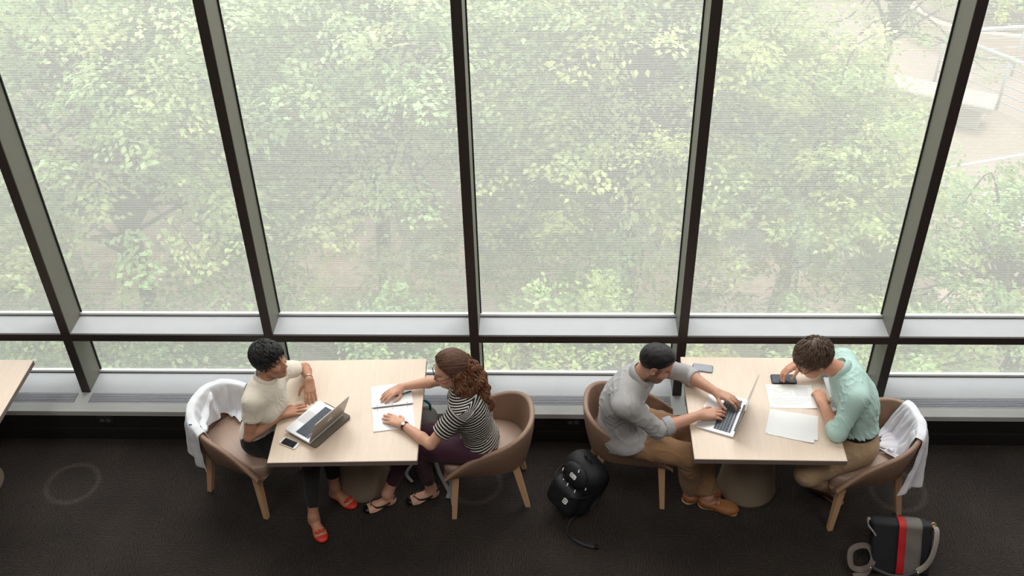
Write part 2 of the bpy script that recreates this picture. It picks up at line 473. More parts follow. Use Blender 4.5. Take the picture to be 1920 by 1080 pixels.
# power outlets in the knee wall
M_plate = mat('outlet_plate', srgb(34, 31, 31), .5)
M_sock = mat('outlet_socket', srgb(86, 84, 84), .4)
for (x, z, lb) in ((-3.124, .177, 'twin grey power outlet low on the black wall, left part under the leftmost grille'),
                   (.168, .186, 'twin grey power outlet low on the black wall between the two tables')):
    o = empty('power_outlet', (x, LY - .001, z)); tag(o, lb, 'outlet', 'wall outlets')
    MB().box((0, -.003, 0), (.115, .006, .07), bev=.002).build('outlet_plate', M_plate, o)
    for sx in (-1, 1):
        q = MB(); pl = [(a + sx * .021, b) for a, b in rrect(.030, .028, .011)]
        q.add([(a, -.0085, b) for a, b in pl] + [(a, -.005, b) for a, b in pl],
              [tuple(range(len(pl)))] + [(j, (j + 1) % len(pl), len(pl) + (j + 1) % len(pl), len(pl) + j) for j in range(len(pl))], 0)
        for hx in (-.005, .005): q.box((sx * .021 + hx, -.0088, .003), (.002, .001, .008), mi=1)
        q.build('socket', [M_sock, M_gasket], o)
# ================================================================ TABLES AND CHAIRS
def wood_mat(name, col, sc=1.0):
    m = bpy.data.materials.new(name); m.use_nodes = True
    nt = m.node_tree; N = nt.nodes; L = nt.links; b = N['Principled BSDF']; b.inputs['Roughness'].default_value = .42
    tc = N.new('ShaderNodeTexCoord'); mp = N.new('ShaderNodeMapping'); mp.inputs['Scale'].default_value = (26 * sc, 1.6 * sc, 26 * sc)
    L.new(tc.outputs['Object'], mp.inputs[0])
    nz = N.new('ShaderNodeTexNoise'); nz.inputs['Scale'].default_value = 3; nz.inputs['Detail'].default_value = 6; L.new(mp.outputs[0], nz.inputs['Vector'])
    cr = N.new('ShaderNodeValToRGB'); e = cr.color_ramp.elements
    e[0].position = .25; e[0].color = (*[c * .93 for c in col], 1); e[1].position = .75; e[1].color = (*[min(1, c * 1.03) for c in col], 1)
    L.new(nz.outputs['Fac'], cr.inputs[0]); L.new(cr.outputs[0], b.inputs['Base Color'])
    return m
M_top = wood_mat('birch_laminate', srgb(222, 203, 185))
M_edge = mat('table_edge', srgb(128, 112, 106), .5)
M_ped = mat('pedestal_taupe', srgb(134, 120, 104), .45, noise=.04, nscale=8)
M_shell = mat('taupe_leather', srgb(146, 117, 99), .42, noise=.06, nscale=9, bump=.06, bscale=260)
M_seat = mat('taupe_leather_seat', srgb(162, 136, 121), .42, noise=.05, nscale=7, bump=.06, bscale=260)
M_leg = wood_mat('beech_leg', srgb(214, 172, 132), 1.5)
TW, TD, TH = .9015, .9204, .737

def make_table(loc, rz, label, dy=0):
    t = empty('square_table', (loc[0], loc[1], 0), rz); tag(t, label, 'table', 'square pedestal tables')
    m = MB().box((TW / 2, TD / 2, TH - .02), (TW, TD, .04), bev=.003)
    o = m.build('tabletop', [M_top, M_edge], t)
    for p in o.data.polygons:
        p.material_index = 0 if p.normal.z > .5 else 1
    pr = [(.192, 0), (.195, .006), (.190, .02), (.165, .22), (.14, .46), (.125, TH - .042)]
    MB().lathe(pr, 56, c=(TW / 2, TD / 2 + dy, 0)).build('pedestal', M_ped, t, smooth=True, sharp=50)
    MB().box((TW / 2, TD / 2, TH - .046), (.5, .5, .012), bev=.003).build('mounting_plate', M_edge, t)
    return t
T1 = make_table((-1.6883, 4.3179), math.radians(1.75), 'square birch table of the two women, on a taupe cone pedestal', .05)
T2 = make_table((.8636, 4.3759), math.radians(-.41), 'square birch table of the two men, on a taupe cone pedestal')
T3 = make_table((-4.376, 4.318), math.radians(-.2), 'square birch table cut off by the left edge of the photo')

def rim_path():
    P = []
    for t in np.linspace(0, 1, 9)[:-1]: P.append((.285 - .285 * t, -(.288 - .018 * t)))
    for a in np.linspace(-PI / 2, -3 * PI / 2, 45):
        c, s = math.cos(a), math.sin(a); e = 2 / 2.4
        P.append((-.305 * abs(c) ** e, .27 * math.copysign(abs(s) ** e, s)))
    for t in np.linspace(0, 1, 9)[1:]: P.append((.285 * t, .27 + .018 * t))
    return np.array(P)
RIM = rim_path()
def rim_z(x): return .60 - .40 * x
def rim_inward():
    T = np.gradient(RIM, axis=0); T /= np.linalg.norm(T, axis=1)[:, None]
    N = np.stack([T[:, 1], -T[:, 0]], 1)      # path runs clockwise seen from above -> inward
    if (N[len(N) // 2] @ np.array([1, 0])) < 0: N = -N
    return N
RIN = rim_inward()
def make_chair():
    c = empty('tub_chair')
    th = .034; n = len(RIM); prof = []
    for i in range(n):
        x, y = RIM[i]; nx, ny = RIN[i]; zt = rim_z(x)
        e = min(i, n - 1 - i) / 6.0                      # round the front upper corners
        if e < 1: zt -= .070 * (1 - e) ** 2
        row = []
        zb = .365
        for q in (0, .25, .5, .75, 1):                    # outside going up
            z = zb + (zt - .014 - zb) * q; k = (1 - q) ** 1.6 * .055
            row.append((x + nx * k, y + ny * k, z))
        for a in np.linspace(0, PI, 7)[1:-1]:             # rounded rim
            o = th / 2 * (1 - math.cos(a)); row.append((x + nx * o, y + ny * o, zt - .014 + .014 * math.sin(a)))
        for q in (1, .7, .4, .1):                         # inside going down
            z = zb + (zt - .014 - zb) * q; k = th + (1 - q) ** 1.6 * .05
            row.append((x + nx * k, y + ny * k, z))
        prof.append(row)
    P = np.array(prof); m = MB(); m.grid(P)
    nv = P.shape[1]
    m.F.append(list(range(nv))[::-1]); m.M.append(0)
    m.F.append([(n - 1) * nv + j for j in range(nv)]); m.M.append(0)
    # underside pan
    und = [P[i, 0] for i in range(n)]
    m.add(und, [tuple(range(n))])
    o = m.build('shell', M_shell, c, smooth=True, sharp=60)
    # cushion
    base = np.array([[RIM[i][0] + RIN[i][0] * .06, RIM[i][1] + RIN[i][1] * .06] for i in range(2, n - 2)])
    fr = []
    for t in np.linspace(0, 1, 13)[1:-1]:
        y = base[-1, 1] + (base[0, 1] - base[-1, 1]) * t; fr.append((.268 + .022 * (1 - (2 * t - 1) ** 4), y))
    base = np.vstack([base, fr]); cen = np.array([.0, 0])
    rings = [(1.0, .37), (1.01, .41), (1.005, .437), (.975, .449), (.90, .456), (.6, .462), (.25, .464)]
    P = np.array([[(cen[0] + (bx - cen[0]) * s, cen[1] + (by - cen[1]) * s, z) for (bx, by) in base] for (s, z) in rings])
    m = MB(); P2 = np.concatenate([P, P[:, :1]], 1); m.grid(P2, flip=True)
    m.add(P[-1], [tuple(range(len(base)))[::-1]]); m.add(P[0], [tuple(range(len(base)))])
    m.build('seat_cushion', M_seat, c, smooth=True, sharp=80)
    for (fx, fy, tx, ty) in ((.243, .23, .215, .205), (.243, -.23, .215, -.205), (-.243, .168, -.165, .15), (-.243, -.168, -.165, -.15)):
        d = norm(A(fx - tx, fy - ty, -.38)); V = []
        ax = norm(np.cross(d, A(0, 1, 0))); ay = np.cross(d, ax)
        for (p, w) in ((A(tx, ty, .385), .0225), (A(fx, fy, 0), .0155)):
            for (u, v) in ((-1, -1), (1, -1), (1, 1), (-1, 1)):
                q = p + ax * u * w + ay * v * w
                if p[2] == 0: q = q - d * (q[2] / d[2])
                V.append(q)
        lm = MB(); lm.add(V, [(0, 1, 2, 3), (7, 6, 5, 4), (0, 4, 5, 1), (1, 5, 6, 2), (2, 6, 7, 3), (3, 7, 4, 0)])
        lm.build('leg', M_leg, c)
    return c
CH = [((-1.998, 4.821), -20.8, 'taupe tub chair with a coat over its back, left end of the women\'s table'),
      ((-.396, 4.787), 185.2, 'taupe tub chair with bare wide back, holding the woman in stripes'),
      ((.521, 4.888), -5.0, 'taupe tub chair holding the man in the grey shirt, backpack beside it'),
      ((2.001, 4.735), 189.0, 'taupe tub chair with white coat over its back, right end of the men\'s table')]
chairs = []
proto = make_chair()
for i, (p, a, lb) in enumerate(CH):
    c = proto if i == 0 else copy_tree(proto)
    c.location = (p[0], p[1], 0); c.rotation_euler = (0, 0, math.radians(a))
    tag(c, lb, 'chair', 'tub chairs at the tables'); chairs.append(c)
def chair_frame(i):
    p, a, _ = CH[i]; return A(p[0], p[1], 0), rotz(math.radians(a))
# ================================================================ THINGS ON THE TABLES
M_silver = mat('laptop_aluminium', srgb(214, 214, 216), .35, .35)
M_silver2 = mat('laptop_lid', srgb(176, 168, 160), .35, .45)
M_key = mat('laptop_key', srgb(52, 60, 74), .5)
M_white = mat('white_plastic', srgb(240, 240, 240), .3)
M_screen = mat('dark_screen', srgb(20, 22, 30), .12)
M_bezel = mat('screen_bezel', srgb(14, 14, 16), .2)
TBL = TH + .0005
def slab(poly, z0, z1, b=.0015):
    """rounded plate built from an outline"""
    P = np.array(poly); c = P.mean(0); n = len(P); m = MB(); rows = []
    for (ins, z) in ((b, z0), (0, z0 + b), (0, z1 - b), (b, z1)):
        d = P - c; L = np.linalg.norm(d, axis=1)[:, None]; rows.append(np.column_stack([c + d * (1 - ins / L), np.full(n, z)]))
    R = np.array(rows); R = np.concatenate([R, R[:, :1]], 1); m.grid(R, flip=True)
    m.add(rows[-1], [tuple(range(n))]); m.add(rows[0], [tuple(range(n))[::-1]]); return m
def laptop(loc, rz, label, lid, w, d, z, logo):
    """local: x along the hinge, y from user (0) to hinge (d)"""
    t = empty('laptop', (loc[0], loc[1], z), rz); tag(t, label, 'laptop', 'silver laptops')
    base = slab(rrect(w, d, .012, 5, 0, d / 2), 0, .013).build('base', M_silver, t, smooth=True, sharp=40)
    rows = [(14, .0155, .008), (14, .0175, .0145), (14, .0175, .0145), (13, .0175, .0145), (12, .0175, .0145), (8, .0175, .0145)]
    y = d - .035; k = MB(); kw = w * .86
    well = MB(); well.box((0, d - .035 - .048, .0131), (kw + .004, .108, .0004)); well.build('keyboard_well', mat('keyboard_well', srgb(150, 152, 158), .5), base)
    for (n, pitch, kh) in rows:
        st = kw / n
        for j in range(n):
            ww = st - .0026
            if n == 8:
                ws = [.06, .06, .07, .34, .07, .06, .17, .17]; x0 = -kw / 2 + sum(ws[:j]) * kw; k.box((x0 + ws[j] * kw / 2, y - kh / 2, .0142), (ws[j] * kw - .0026, kh, .002))
            else: k.box((-kw / 2 + (j + .5) * st, y - kh / 2, .0142), (ww, kh, .002))
        y -= pitch
    kk = k.build('keyboard', M_key, base); kk['kind'] = 'stuff'
    MB().box((0, .045, .0132), (.105, .070, .0006)).build('trackpad', mat('trackpad', srgb(200, 200, 203), .4), base)
    MB().box((0, d - .012, .0115), (w * .72, .012, .008), bev=.003).build('hinge', M_bezel, base)
    # lid leaning back by `lid` radians past vertical
    c, s = math.cos(lid), math.sin(lid); o = A(0, d - .008, .014)
    def T(P): return np.array([o + A(p[0], p[1] * s + p[2] * c, p[1] * c - p[2] * s) for p in P])
    lm = slab(rrect(w, d - .006, .012, 5, 0, (d - .006) / 2), -.006, 0); lm.V = [tuple(v) for v in T([(v[0], v[1], -v[2]) for v in lm.V])]; lm.F = [list(f)[::-1] for f in lm.F]
    L = lm.build('lid', M_silver2, t, smooth=True, sharp=40)
    b = MB(); b.add(T([(-w / 2 + .004, .004, -.0004), (w / 2 - .004, .004, -.0004), (w / 2 - .004, d - .012, -.0004), (-w / 2 + .004, d - .012, -.0004)]), [(0, 1, 2, 3)])
    b.build('bezel', M_bezel, L)
    b = MB(); b.add(T([(-w / 2 + .016, .016, -.0008), (w / 2 - .016, .016, -.0008), (w / 2 - .016, d - .022, -.0008), (-w / 2 + .016, d - .022, -.0008)]), [(0, 1, 2, 3)])
    b.build('screen', mat('laptop_screen', srgb(64, 76, 104), .15), L)
    if logo:
        # bitten-apple emblem at the middle of the lid back
        body = []
        for a in np.linspace(0, 2 * PI, 60, endpoint=False):
            r = .021 * (1 + .10 * math.cos(2 * a)) * (1 - .16 * math.exp(-((a - PI / 2) / .35) ** 2) - .10 * math.exp(-((a - 1.5 * PI) / .28) ** 2))
            x, yy = r * math.cos(a), r * 1.04 * math.sin(a)
            q = math.hypot(x - .0255, yy - .003)
            if q < .0105: x = .0255 - .0105 * (.0255 - x) / max(q, 1e-5) if False else x - (.0105 - q)
            body.append((x, yy))
        cy = d * .50
        def em(pts): return T([(-x, cy + yy, .0064) for x, yy in pts])
        e = MB(); n = len(body); e.add(em([(0, 0)] + body), [(0, (j + 1) % n + 1, j + 1) for j in range(n)])
        leaf = [(.001 + .007 * math.cos(a) * .55 + .003, .030 + .007 * math.sin(a) + .3 * .007 * math.cos(a)) for a in np.linspace(0, 2 * PI, 14, endpoint=False)]
        e.add(em(leaf), [tuple(range(14))[::-1]])
        e.build('logo', mat('logo_white', srgb(245, 244, 242), .25), L)
    return t

L1 = (-1.5415, 4.694); RZ1 = math.atan2(-.836, -.548)
SL = empty('laptop_sleeve', (L1[0], L1[1], TBL), RZ1); tag(SL, 'grey-brown laptop sleeve lying under the open laptop with the emblem on its lid', 'sleeve')
slab(rrect(.325, .235, .02, 6, -.012, .134), 0, .022, .006).build('sleeve_body', mat('sleeve_felt', srgb(112, 102, 92), .9, noise=.1, nscale=60, bump=.3), SL, smooth=True)
MB().tube([(x, .251, .011) for x in np.linspace(-.16, .12, 12)], .003, 6).build('zip', mat('zip', srgb(74, 68, 62), .5), SL, smooth=True)
laptop(L1, RZ1, 'open silver laptop with an emblem on its lid, before the woman in cream', math.radians(23), .308, .211, TBL + .0225, True)
laptop((.9625, 4.80), math.atan2(-.924, -.38), 'open silver laptop under the hands of the man in grey, lid seen edge-on', math.radians(11), .352, .243, TBL, False)

M_paper = mat('paper', srgb(238, 240, 240), .8); M_ink = mat('ink', srgb(176, 184, 190), .8); M_ink2 = mat('dark_ink', srgb(60, 60, 66), .8); M_pale = mat('pale_print', srgb(222, 227, 231), .8)
# spiral notebook lying open
nb = empty('spiral_notebook', (-.99, 4.802, TBL), math.radians(10)); tag(nb, 'white spiral notebook lying open under the hands of the woman in stripes', 'notebook')
for sg, w in ((1, .262), (-1, .258)):
    m = MB(); m.box((0, sg * .107, .003), (w, .198, .006), bev=.001); q = m.build('page', M_paper, nb)
    h = MB()
    for x in (-.095, 0, .095): MB().add([(x + .0035 * math.cos(a), sg * .019 + .0035 * math.sin(a), .0064) for a in np.linspace(0, 2 * PI, 10, endpoint=False)], [tuple(range(10))]).build('punch_hole', M_ink2, q)
    if sg < 0:
        r = MB()
        for j in range(13): r.box((-.02, -.04 - j * .011, .0063), (.17 - .03 * (j % 3), .0012, .0003))
        r.build('handwriting', M_pale, q)
sp = MB()
for j in range(34):
    x = -.12 + j * .24 / 33; sp.tube([(x + .0006 * k_, .007 * math.cos(a), .006 + .006 * math.sin(a)) for k_, a in enumerate(np.linspace(0, 2 * PI, 11))], .0009, 5)
sp.build('wire_spiral', M_ink2, nb)
pen = empty('pen', (-.945, 4.905, TBL + .012), math.radians(17)); tag(pen, 'teal blue pen in the writing hand of the woman in stripes', 'pen')
MB().lathe([(.0006, -.072), (.0032, -.060), (.0042, -.055), (.0044, .055), (.0036, .058), (.0034, .066), (.0008, .068)], 14).build('barrel', mat('pen_teal', srgb(20, 92, 128), .3), pen, smooth=True, sharp=40)
pen.children[0].rotation_euler = (0, math.radians(82), 0)
cp = MB(); cp.box((.0, .0, 0), (.036, .0022, .0012)); cl = cp.build('clip', mat('pen_clip', srgb(16, 60, 84), .3), pen); cl.location = (.045, 0, .0125); cl.rotation_euler = (0, math.radians(-8), 0)

# printed sheets in front of the man in mint
def sheet(name, c, rz, w, h, z, label, group=None):
    t = empty(name, (c[0], c[1], TBL + z), math.radians(rz)); tag(t, label, 'paper', group)
    m = MB(); n = 9; P = np.array([[(-w / 2 + w * i / (n - 1), -h / 2 + h * j / (n - 1), .0008 + .0016 * max(0, (i / (n - 1) - .7)) * max(0, .4 - j / (n - 1)) * 30) for j in range(n)] for i in range(n)])
    m.grid(P); P2 = P.copy(); P2[:, :, 2] -= .0009; m.grid(P2, flip=True); m.build('sheet', M_paper, t, smooth=True); return t
s1 = sheet('printed_page', (1.530, 4.920), -1.5, .288, .216, 0, 'white printed page with a line diagram, beside the black phone')
tx = MB()
for j in range(15):
    if j < 9: tx.box((.072, .082 - j * .0095, .0014), (.085, .0034, .0003))
    else: tx.box((-.005, .082 - j * .0112, .0014), (.245 - .05 * (j == 14), .0036, .0003))
for j in range(8): tx.box((.13, .06 - j * .014, .0014), (.012, .003, .0003))
tx.build('printed_text', M_pale, s1)
dg = MB()
for pl in ([(-.08, .08), (-.055, .085), (-.03, .07), (-.035, .045), (-.06, .03), (-.09, .045), (-.08, .08)], [(-.035, .045), (-.01, .05), (.01, .03), (-.01, .008), (-.04, .01), (-.06, .03)], [(-.11, .06), (-.09, .045), (-.10, .015), (-.06, .0)]):
    dg.tube([(x, y, .0014) for x, y in pl], .0005, 4)
dg.build('line_diagram', mat('diagram_ink', srgb(206, 209, 212), .8), s1)
MB().box((-.128, -.098, .0016), (.006, .003, .0003)).build('page_mark', M_ink2, s1)
s3 = sheet('blank_page', (1.503, 4.668), -12, .286, .216, 0, 'lower blank white sheet of the overlapping pair beside the elbow of the man in mint')
s2 = sheet('blank_page', (1.485, 4.655), -16.5, .290, .222, .0012, 'upper blank white sheet of the overlapping pair, nearest the front table edge')
MB().box((-.135, -.104, .0012), (.005, .003, .0003)).build('page_mark', M_ink2, s2)

def phone(c, rz, w, h, label, frame_m, glass_m, home=None, cam=False, th=.008):
    t = empty('smartphone', (c[0], c[1], TBL), math.radians(rz)); tag(t, label, 'phone', 'phones lying on the tables')
    b = slab(rrect(w, h, .012, 6), 0, th, .002).build('case', frame_m, t, smooth=True, sharp=40)
    k = .76 if home else .90
    MB().prism(rrect(w * k, h * .88, .003 if home else .008, 4), th + .0001, th + .0005).build('screen', glass_m, t)
    if home: MB().prism([(-w * .44 + .0045 * math.cos(a), .0045 * math.sin(a)) for a in np.linspace(0, 2 * PI, 16, endpoint=False)], th + .0001, th + .0006).build('home_button', mat('home_button', srgb(205, 203, 200), .4), t)
    if cam:
        q = MB(); q.prism(rrect(.004, .018, .002, 3, -w * .475, 0), th + .0001, th + .0006); q.build('earpiece', M_ink2, t)
    return t
phone((-1.583, 4.4755), -26, .122, .058, 'white phone with black screen on the left table, near the laptop corner', mat('phone_white', srgb(232, 228, 222), .3), M_screen, home=True)
phone((1.003, 5.179), -11, .134, .070, 'grey phone near the far corner of the right table, behind the typing man', mat('phone_grey', srgb(120, 120, 128), .3), mat('phone_grey_glass', srgb(150, 152, 162), .25), cam=True)
phone((1.510, 5.075), -.4, .160, .084, 'large black phone at the fingertips of the man in mint', mat('phone_black', srgb(16, 16, 20), .35), mat('phone_reflecting_glass', srgb(70, 80, 96), .06), cam=True, th=.010)  # reflected light is put into this screen's base colour

# ================================================================ COATS OVER CHAIR BACKS
def drape(i, u0, u1, inner, outer, name, label, m, seed, fan=0, tc_=.5, fo=0):
    O, R = chair_frame(i); r = np.random.default_rng(seed); n, mi, mo = 70, 16, 22
    ph = r.uniform(0, 6.28, 6); nr = len(RIM) - 1; rows = []
    for a in range(n):
        t = a / (n - 1); u = (u0 + (u1 - u0) * t) * nr; k = min(int(u), nr - 1); f = u - k
        p = RIM[k] * (1 - f) + RIM[k + 1] * f; nn = RIN[k] * (1 - f) + RIN[k + 1] * f; nn = nn / np.linalg.norm(nn); zt = rim_z(p[0]) + .006
        wv = lambda s, q: math.sin(q * 2 * PI * t + ph[s % 6])
        row = []
        li = inner(t) * (1 + .05 * wv(0, 3)); lo = outer(t) * (1 + .04 * wv(1, 4))
        for j in range(mi, 0, -1):
            d = li * j / mi; z = zt - d; qq = max(0, 1 - max(0, z - .365) / (zt - .365)); off = .046 + .058 * qq ** 1.5 + .010 * (d / .2) * (1 + wv(2, 5)) + .004 * (1 + wv(3, 9)) * min(1, d / .05)
            if z < .482: off += (.482 - z) * .9; z = .482 + .012 * abs(wv(4, 4))
            ti = tc_ + (t - tc_) * (1 + fan * d / .3); ui = min(max((u0 + (u1 - u0) * ti) * nr, 0), nr - .001); ki = int(ui); fi = ui - ki
            pi_ = RIM[ki] * (1 - fi) + RIM[ki + 1] * fi; ni = RIN[ki] * (1 - fi) + RIN[ki + 1] * fi; ni = ni / np.linalg.norm(ni)
            row.append((pi_[0] + ni[0] * off, pi_[1] + ni[1] * off, z))
        for q in np.linspace(0, PI, 6): row.append((p[0] + nn[0] * (.018 + .024 * math.cos(q)), p[1] + nn[1] * (.018 + .024 * math.cos(q)), zt + .006 * math.sin(q)))
        for j in range(1, mo + 1):
            d = lo * j / mo; g = d / .3; off = .012 + .016 * g * (1 + wv(2, 4)) + .010 * wv(5, 8) * min(1, d / .06) + .012 * g * wv(1, 6)
            ui = min((u0 + (u1 - u0) * t * (1 + fo * d / .3)) * nr, nr - .001); ki = int(ui); fi = ui - ki
            pi_ = RIM[ki] * (1 - fi) + RIM[ki + 1] * fi; ni = RIN[ki] * (1 - fi) + RIN[ki + 1] * fi; ni = ni / np.linalg.norm(ni)
            row.append((pi_[0] - ni[0] * off, pi_[1] - ni[1] * off, zt - d))
        rows.append(row)
    P = np.array(rows); sh = P.shape
    P = (P.reshape(-1, 3) @ R.T + O)
    P = P + .004 * np.stack([vnoise(P, 60, seed), vnoise(P, 60, seed + 1), vnoise(P, 60, seed + 2)], 1)
    t_ = empty(name, (O[0], O[1], 0)); tag(t_, label, 'coat', None)
    mb = MB(); mb.grid((P - A(O[0], O[1], 0)).reshape(sh)); o = mb.build('coat_cloth', m, t_, smooth=True)
    md = o.modifiers.new('thick', 'SOLIDIFY'); md.thickness = .005; md.offset = 0
    sd = o.modifiers.new('soft', 'SUBSURF'); sd.levels = 1; sd.render_levels = 1
    return t_, P.reshape(sh), mi
M_coat = mat('white_cotton', srgb(226, 228, 234), .85, bump=.3, bscale=30, bdist=.01)
M_coat2 = mat('white_coat_cloth', srgb(222, 222, 230), .85, bump=.3, bscale=30, bdist=.01)
ct, P1, k1 = drape(0, .205, .80, lambda t: .17 + .10 * t, lambda t: .36 - .16 * abs(t - .18) - .05 * math.sin(7 * t), 'white_coat', 'white coat draped over the chair behind the woman in cream', M_coat, 5)
def tube_sleeve(parent, pts, r, m, name, cuff=None):
    org = A(*parent.location); cp_ = catmull(pts, 6); n = len(cp_); q = np.linspace(0, 1, n); rr = r * np.clip(np.minimum(q / .12, 1), .05, 1) ** .5 * (.85 + .15 * np.sin(q * 17)); mb = MB()
    mb.tube(cp_ - org, rr, 14, flat=(A(0, 0, 1), (.55, 1.25))); V = np.array(mb.V); V = V + .004 * np.stack([vnoise(V, 90, 3), vnoise(V, 90, 4), vnoise(V, 90, 5)], 1); mb.V = [tuple(v) for v in V]
    o = mb.build(name, m, parent, smooth=True); return o
E1 = P1
tube_sleeve(ct, [P1[40, k1 - 2], P1[34, k1 - 6], P1[24, k1 - 9], P1[12, k1 - 7], P1[3, k1 - 3]], .034, M_coat, 'sleeve')
cb = MB(); q0 = P1[3, k1 + 5] - A(*ct.location)
for j in range(3): cb.box(P1[4 + j, k1 - 2] - A(*ct.location) + A(0, 0, .008), (.009, .009, .004))
cb.build('cuff_buttons', M_ink2, ct)
eb = MB(); eb.box(P1[9, k1 + 3] - A(*ct.location) + A(-.004, -.008, 0), (.020, .004, .012)); eb.build('embroidered_badge', mat('badge_blue', srgb(52, 84, 160), .7), ct)
ct2, P4, k4 = drape(3, .40, .68, lambda t: .30 + .08 * t, lambda t: .40 - .10 * abs(t - .6), 'white_coat', 'white coat draped over the chair behind the man in mint', M_coat2, 9, .55, .7, .35)
tube_sleeve(ct2, [P4[50, k4 - 1], P4[52, k4 - 6], P4[50, k4 - 11], P4[46, k4 - 15]], .030, M_coat2, 'sleeve')

# ================================================================ BAGS ON THE FLOOR
M_nylon = mat('black_nylon', srgb(22, 22, 27), .62, noise=.1, nscale=40, bump=.25, bscale=180)
M_strap = mat('black_webbing', srgb(24, 24, 28), .6, bump=.2, bscale=300)
M_patch = mat('white_embroidery', srgb(226, 226, 224), .6)
def sdf_part(name, s, m, parent, h=.006, amp=0, kk=60, seed=1):
    if amp: s.disp(lambda P: amp * vnoise(P, kk, seed) + amp * .5 * vnoise(P, kk * 2.2, seed + 4))
    V, F = s.mesh(h, 1); return mesh_obj(name, V - A(*parent.location), F, m, parent)
def backpack():
    up = norm(A(.34, .10, .93)); fr = A(-.72, -.66, .25); fr = norm(fr - up * (fr @ up)); sd = np.cross(up, fr); R = np.stack([fr, sd, up], 1)
    o = A(.185, 4.625, .24); W = lambda x, y, z: o + R @ A(x, y, z)
    t = empty('backpack', (.225, 4.665, 0)); tag(t, 'black backpack with white badges, slumped on the carpet beside the grey shirt man\'s chair', 'backpack')
    L = lambda p: p - A(*t.location)
    s = SDF(); s.box(W(-.03, 0, -.01), (.085, .135, .205), .075, R, .02); s.ell(W(-.01, 0, .10), (.105, .135, .12), R, .05); s.cut(A(0, 0, .004), A(0, 0, -1), .01)
    body = sdf_part('main_pouch', s, M_nylon, t, .006, .005, 30, 4)
    s = SDF(); s.box(W(.085, 0, -.075), (.055, .115, .105), .05, R, .02); s.cut(A(0, 0, .004), A(0, 0, -1), .01); s.cut(W(.03, 0, 0), -fr, .004)
    pk = sdf_part('front_pocket', s, M_nylon, t, .006, .004, 36, 6)
    s = SDF(); s.ell(W(.07, 0, .10), (.045, .10, .085), R, .03); s.cut(W(.02, 0, 0), -fr, .004); up_p = sdf_part('upper_pocket', s, M_nylon, t, .006, .003, 36, 8)
    def patch(name, c, n, x, w, h, parent, marks):
        n = norm(n); x = norm(x - n * (x @ n)); y = np.cross(n, x); b = MB()
        pl = rrect(w, h, h * .25, 4); V0 = [L(c + x * a + y * b_ + n * .001) for a, b_ in pl]; V1 = [v + n * .002 for v in V0]; k = len(pl)
        b.add(V0 + V1, [(j, (j + 1) % k, k + (j + 1) % k, k + j) for j in range(k)] + [tuple(range(k, 2 * k))]); q = b.build(name, M_patch, parent)
        g = MB()
        for (mx, my, mw, mh) in marks: g.add([L(c + x * (mx + sx * mw / 2) + y * (my + sy * mh / 2) + n * .0036) for sx, sy in ((-1, -1), (1, -1), (1, 1), (-1, 1))], [(0, 1, 2, 3)])
        g.build('badge_lettering', M_ink2, q)
    # badge with three short lines of lettering and a quarter dome, and a small framed tag
    patch('badge', W(.113, .01, .115), fr + up * .25, sd, .050, .030, up_p, [(-.012, .008, .018, .0034), (-.012, 0, .018, .0034), (-.012, -.008, .018, .0034), (.006, -.002, .002, .020), (.012, -.005, .002, .014), (.017, -.008, .002, .008)])
    patch('tag', W(.142, .055, -.055), fr + up * .2 + sd * .12, sd, .034, .038, pk, [(0, .008, .018, .004), (0, -.008, .018, .004), (-.009, 0, .003, .018)])
    b = MB()
    for (x, y, z) in ((.10, -.05, .03), (.10, .06, .035), (.115, .0, .045), (.11, -.085, -.02), (.06, .10, .08), (.05, -.115, .05), (.115, .03, .19)):
        p = L(W(x, y, z)); MB().tube([p, p + R @ A(.012, .010, -.012)], .0035, 6).build('zip_pull', M_patch, body)
    b = MB(); b.tube(L(catmull([W(.0, -.03, .205), W(.03, -.02, .235), W(.03, .02, .235), W(.0, .03, .205)], 6)), .009, 8, flat=(sd, (1.3, .6))); b.build('grab_handle', M_strap, t, smooth=True)
    for g in (-1, 1):
        b = MB(); b.tube(L(catmull([W(-.10, g * .07, .17), W(-.16, g * .085, .06), W(-.15, g * .09, -.08), W(-.10, g * .10, -.17)], 8)), .026, 10, flat=(sd, (1.1, .35))); b.build('shoulder_strap', M_strap, t, smooth=True, sharp=40)
    for g in (-1, 1):
        b = MB(); b.tube(L(catmull([W(-.06, g * .14, .05), W(.03, g * .142, .03), W(.10, g * .12, .01), W(.14, g * .08, -.005)], 8)), .009, 6, flat=(up, (1.2, .35))); b.build('side_strap', M_strap, t, smooth=True, sharp=40)
    b = MB(); pts = catmull([W(.0, .10, -.19), A(.14, 4.50, .03), A(.115, 4.43, .012), A(.15, 4.375, .012), A(.215, 4.325, .012), A(.30, 4.30, .010)], 10)
    n = len(pts); b.tube(L(pts), np.where(np.arange(n) > n * .62, .016, .010), 8, flat=(A(0, 0, 1), (.35, 1.0))); b.build('trailing_strap', M_strap, t, smooth=True, sharp=40)
    b = MB(); b.box(L(A(.30, 4.30, .012)), (.026, .034, .014), bev=.004); b.build('buckle', M_bezel, t)
backpack()
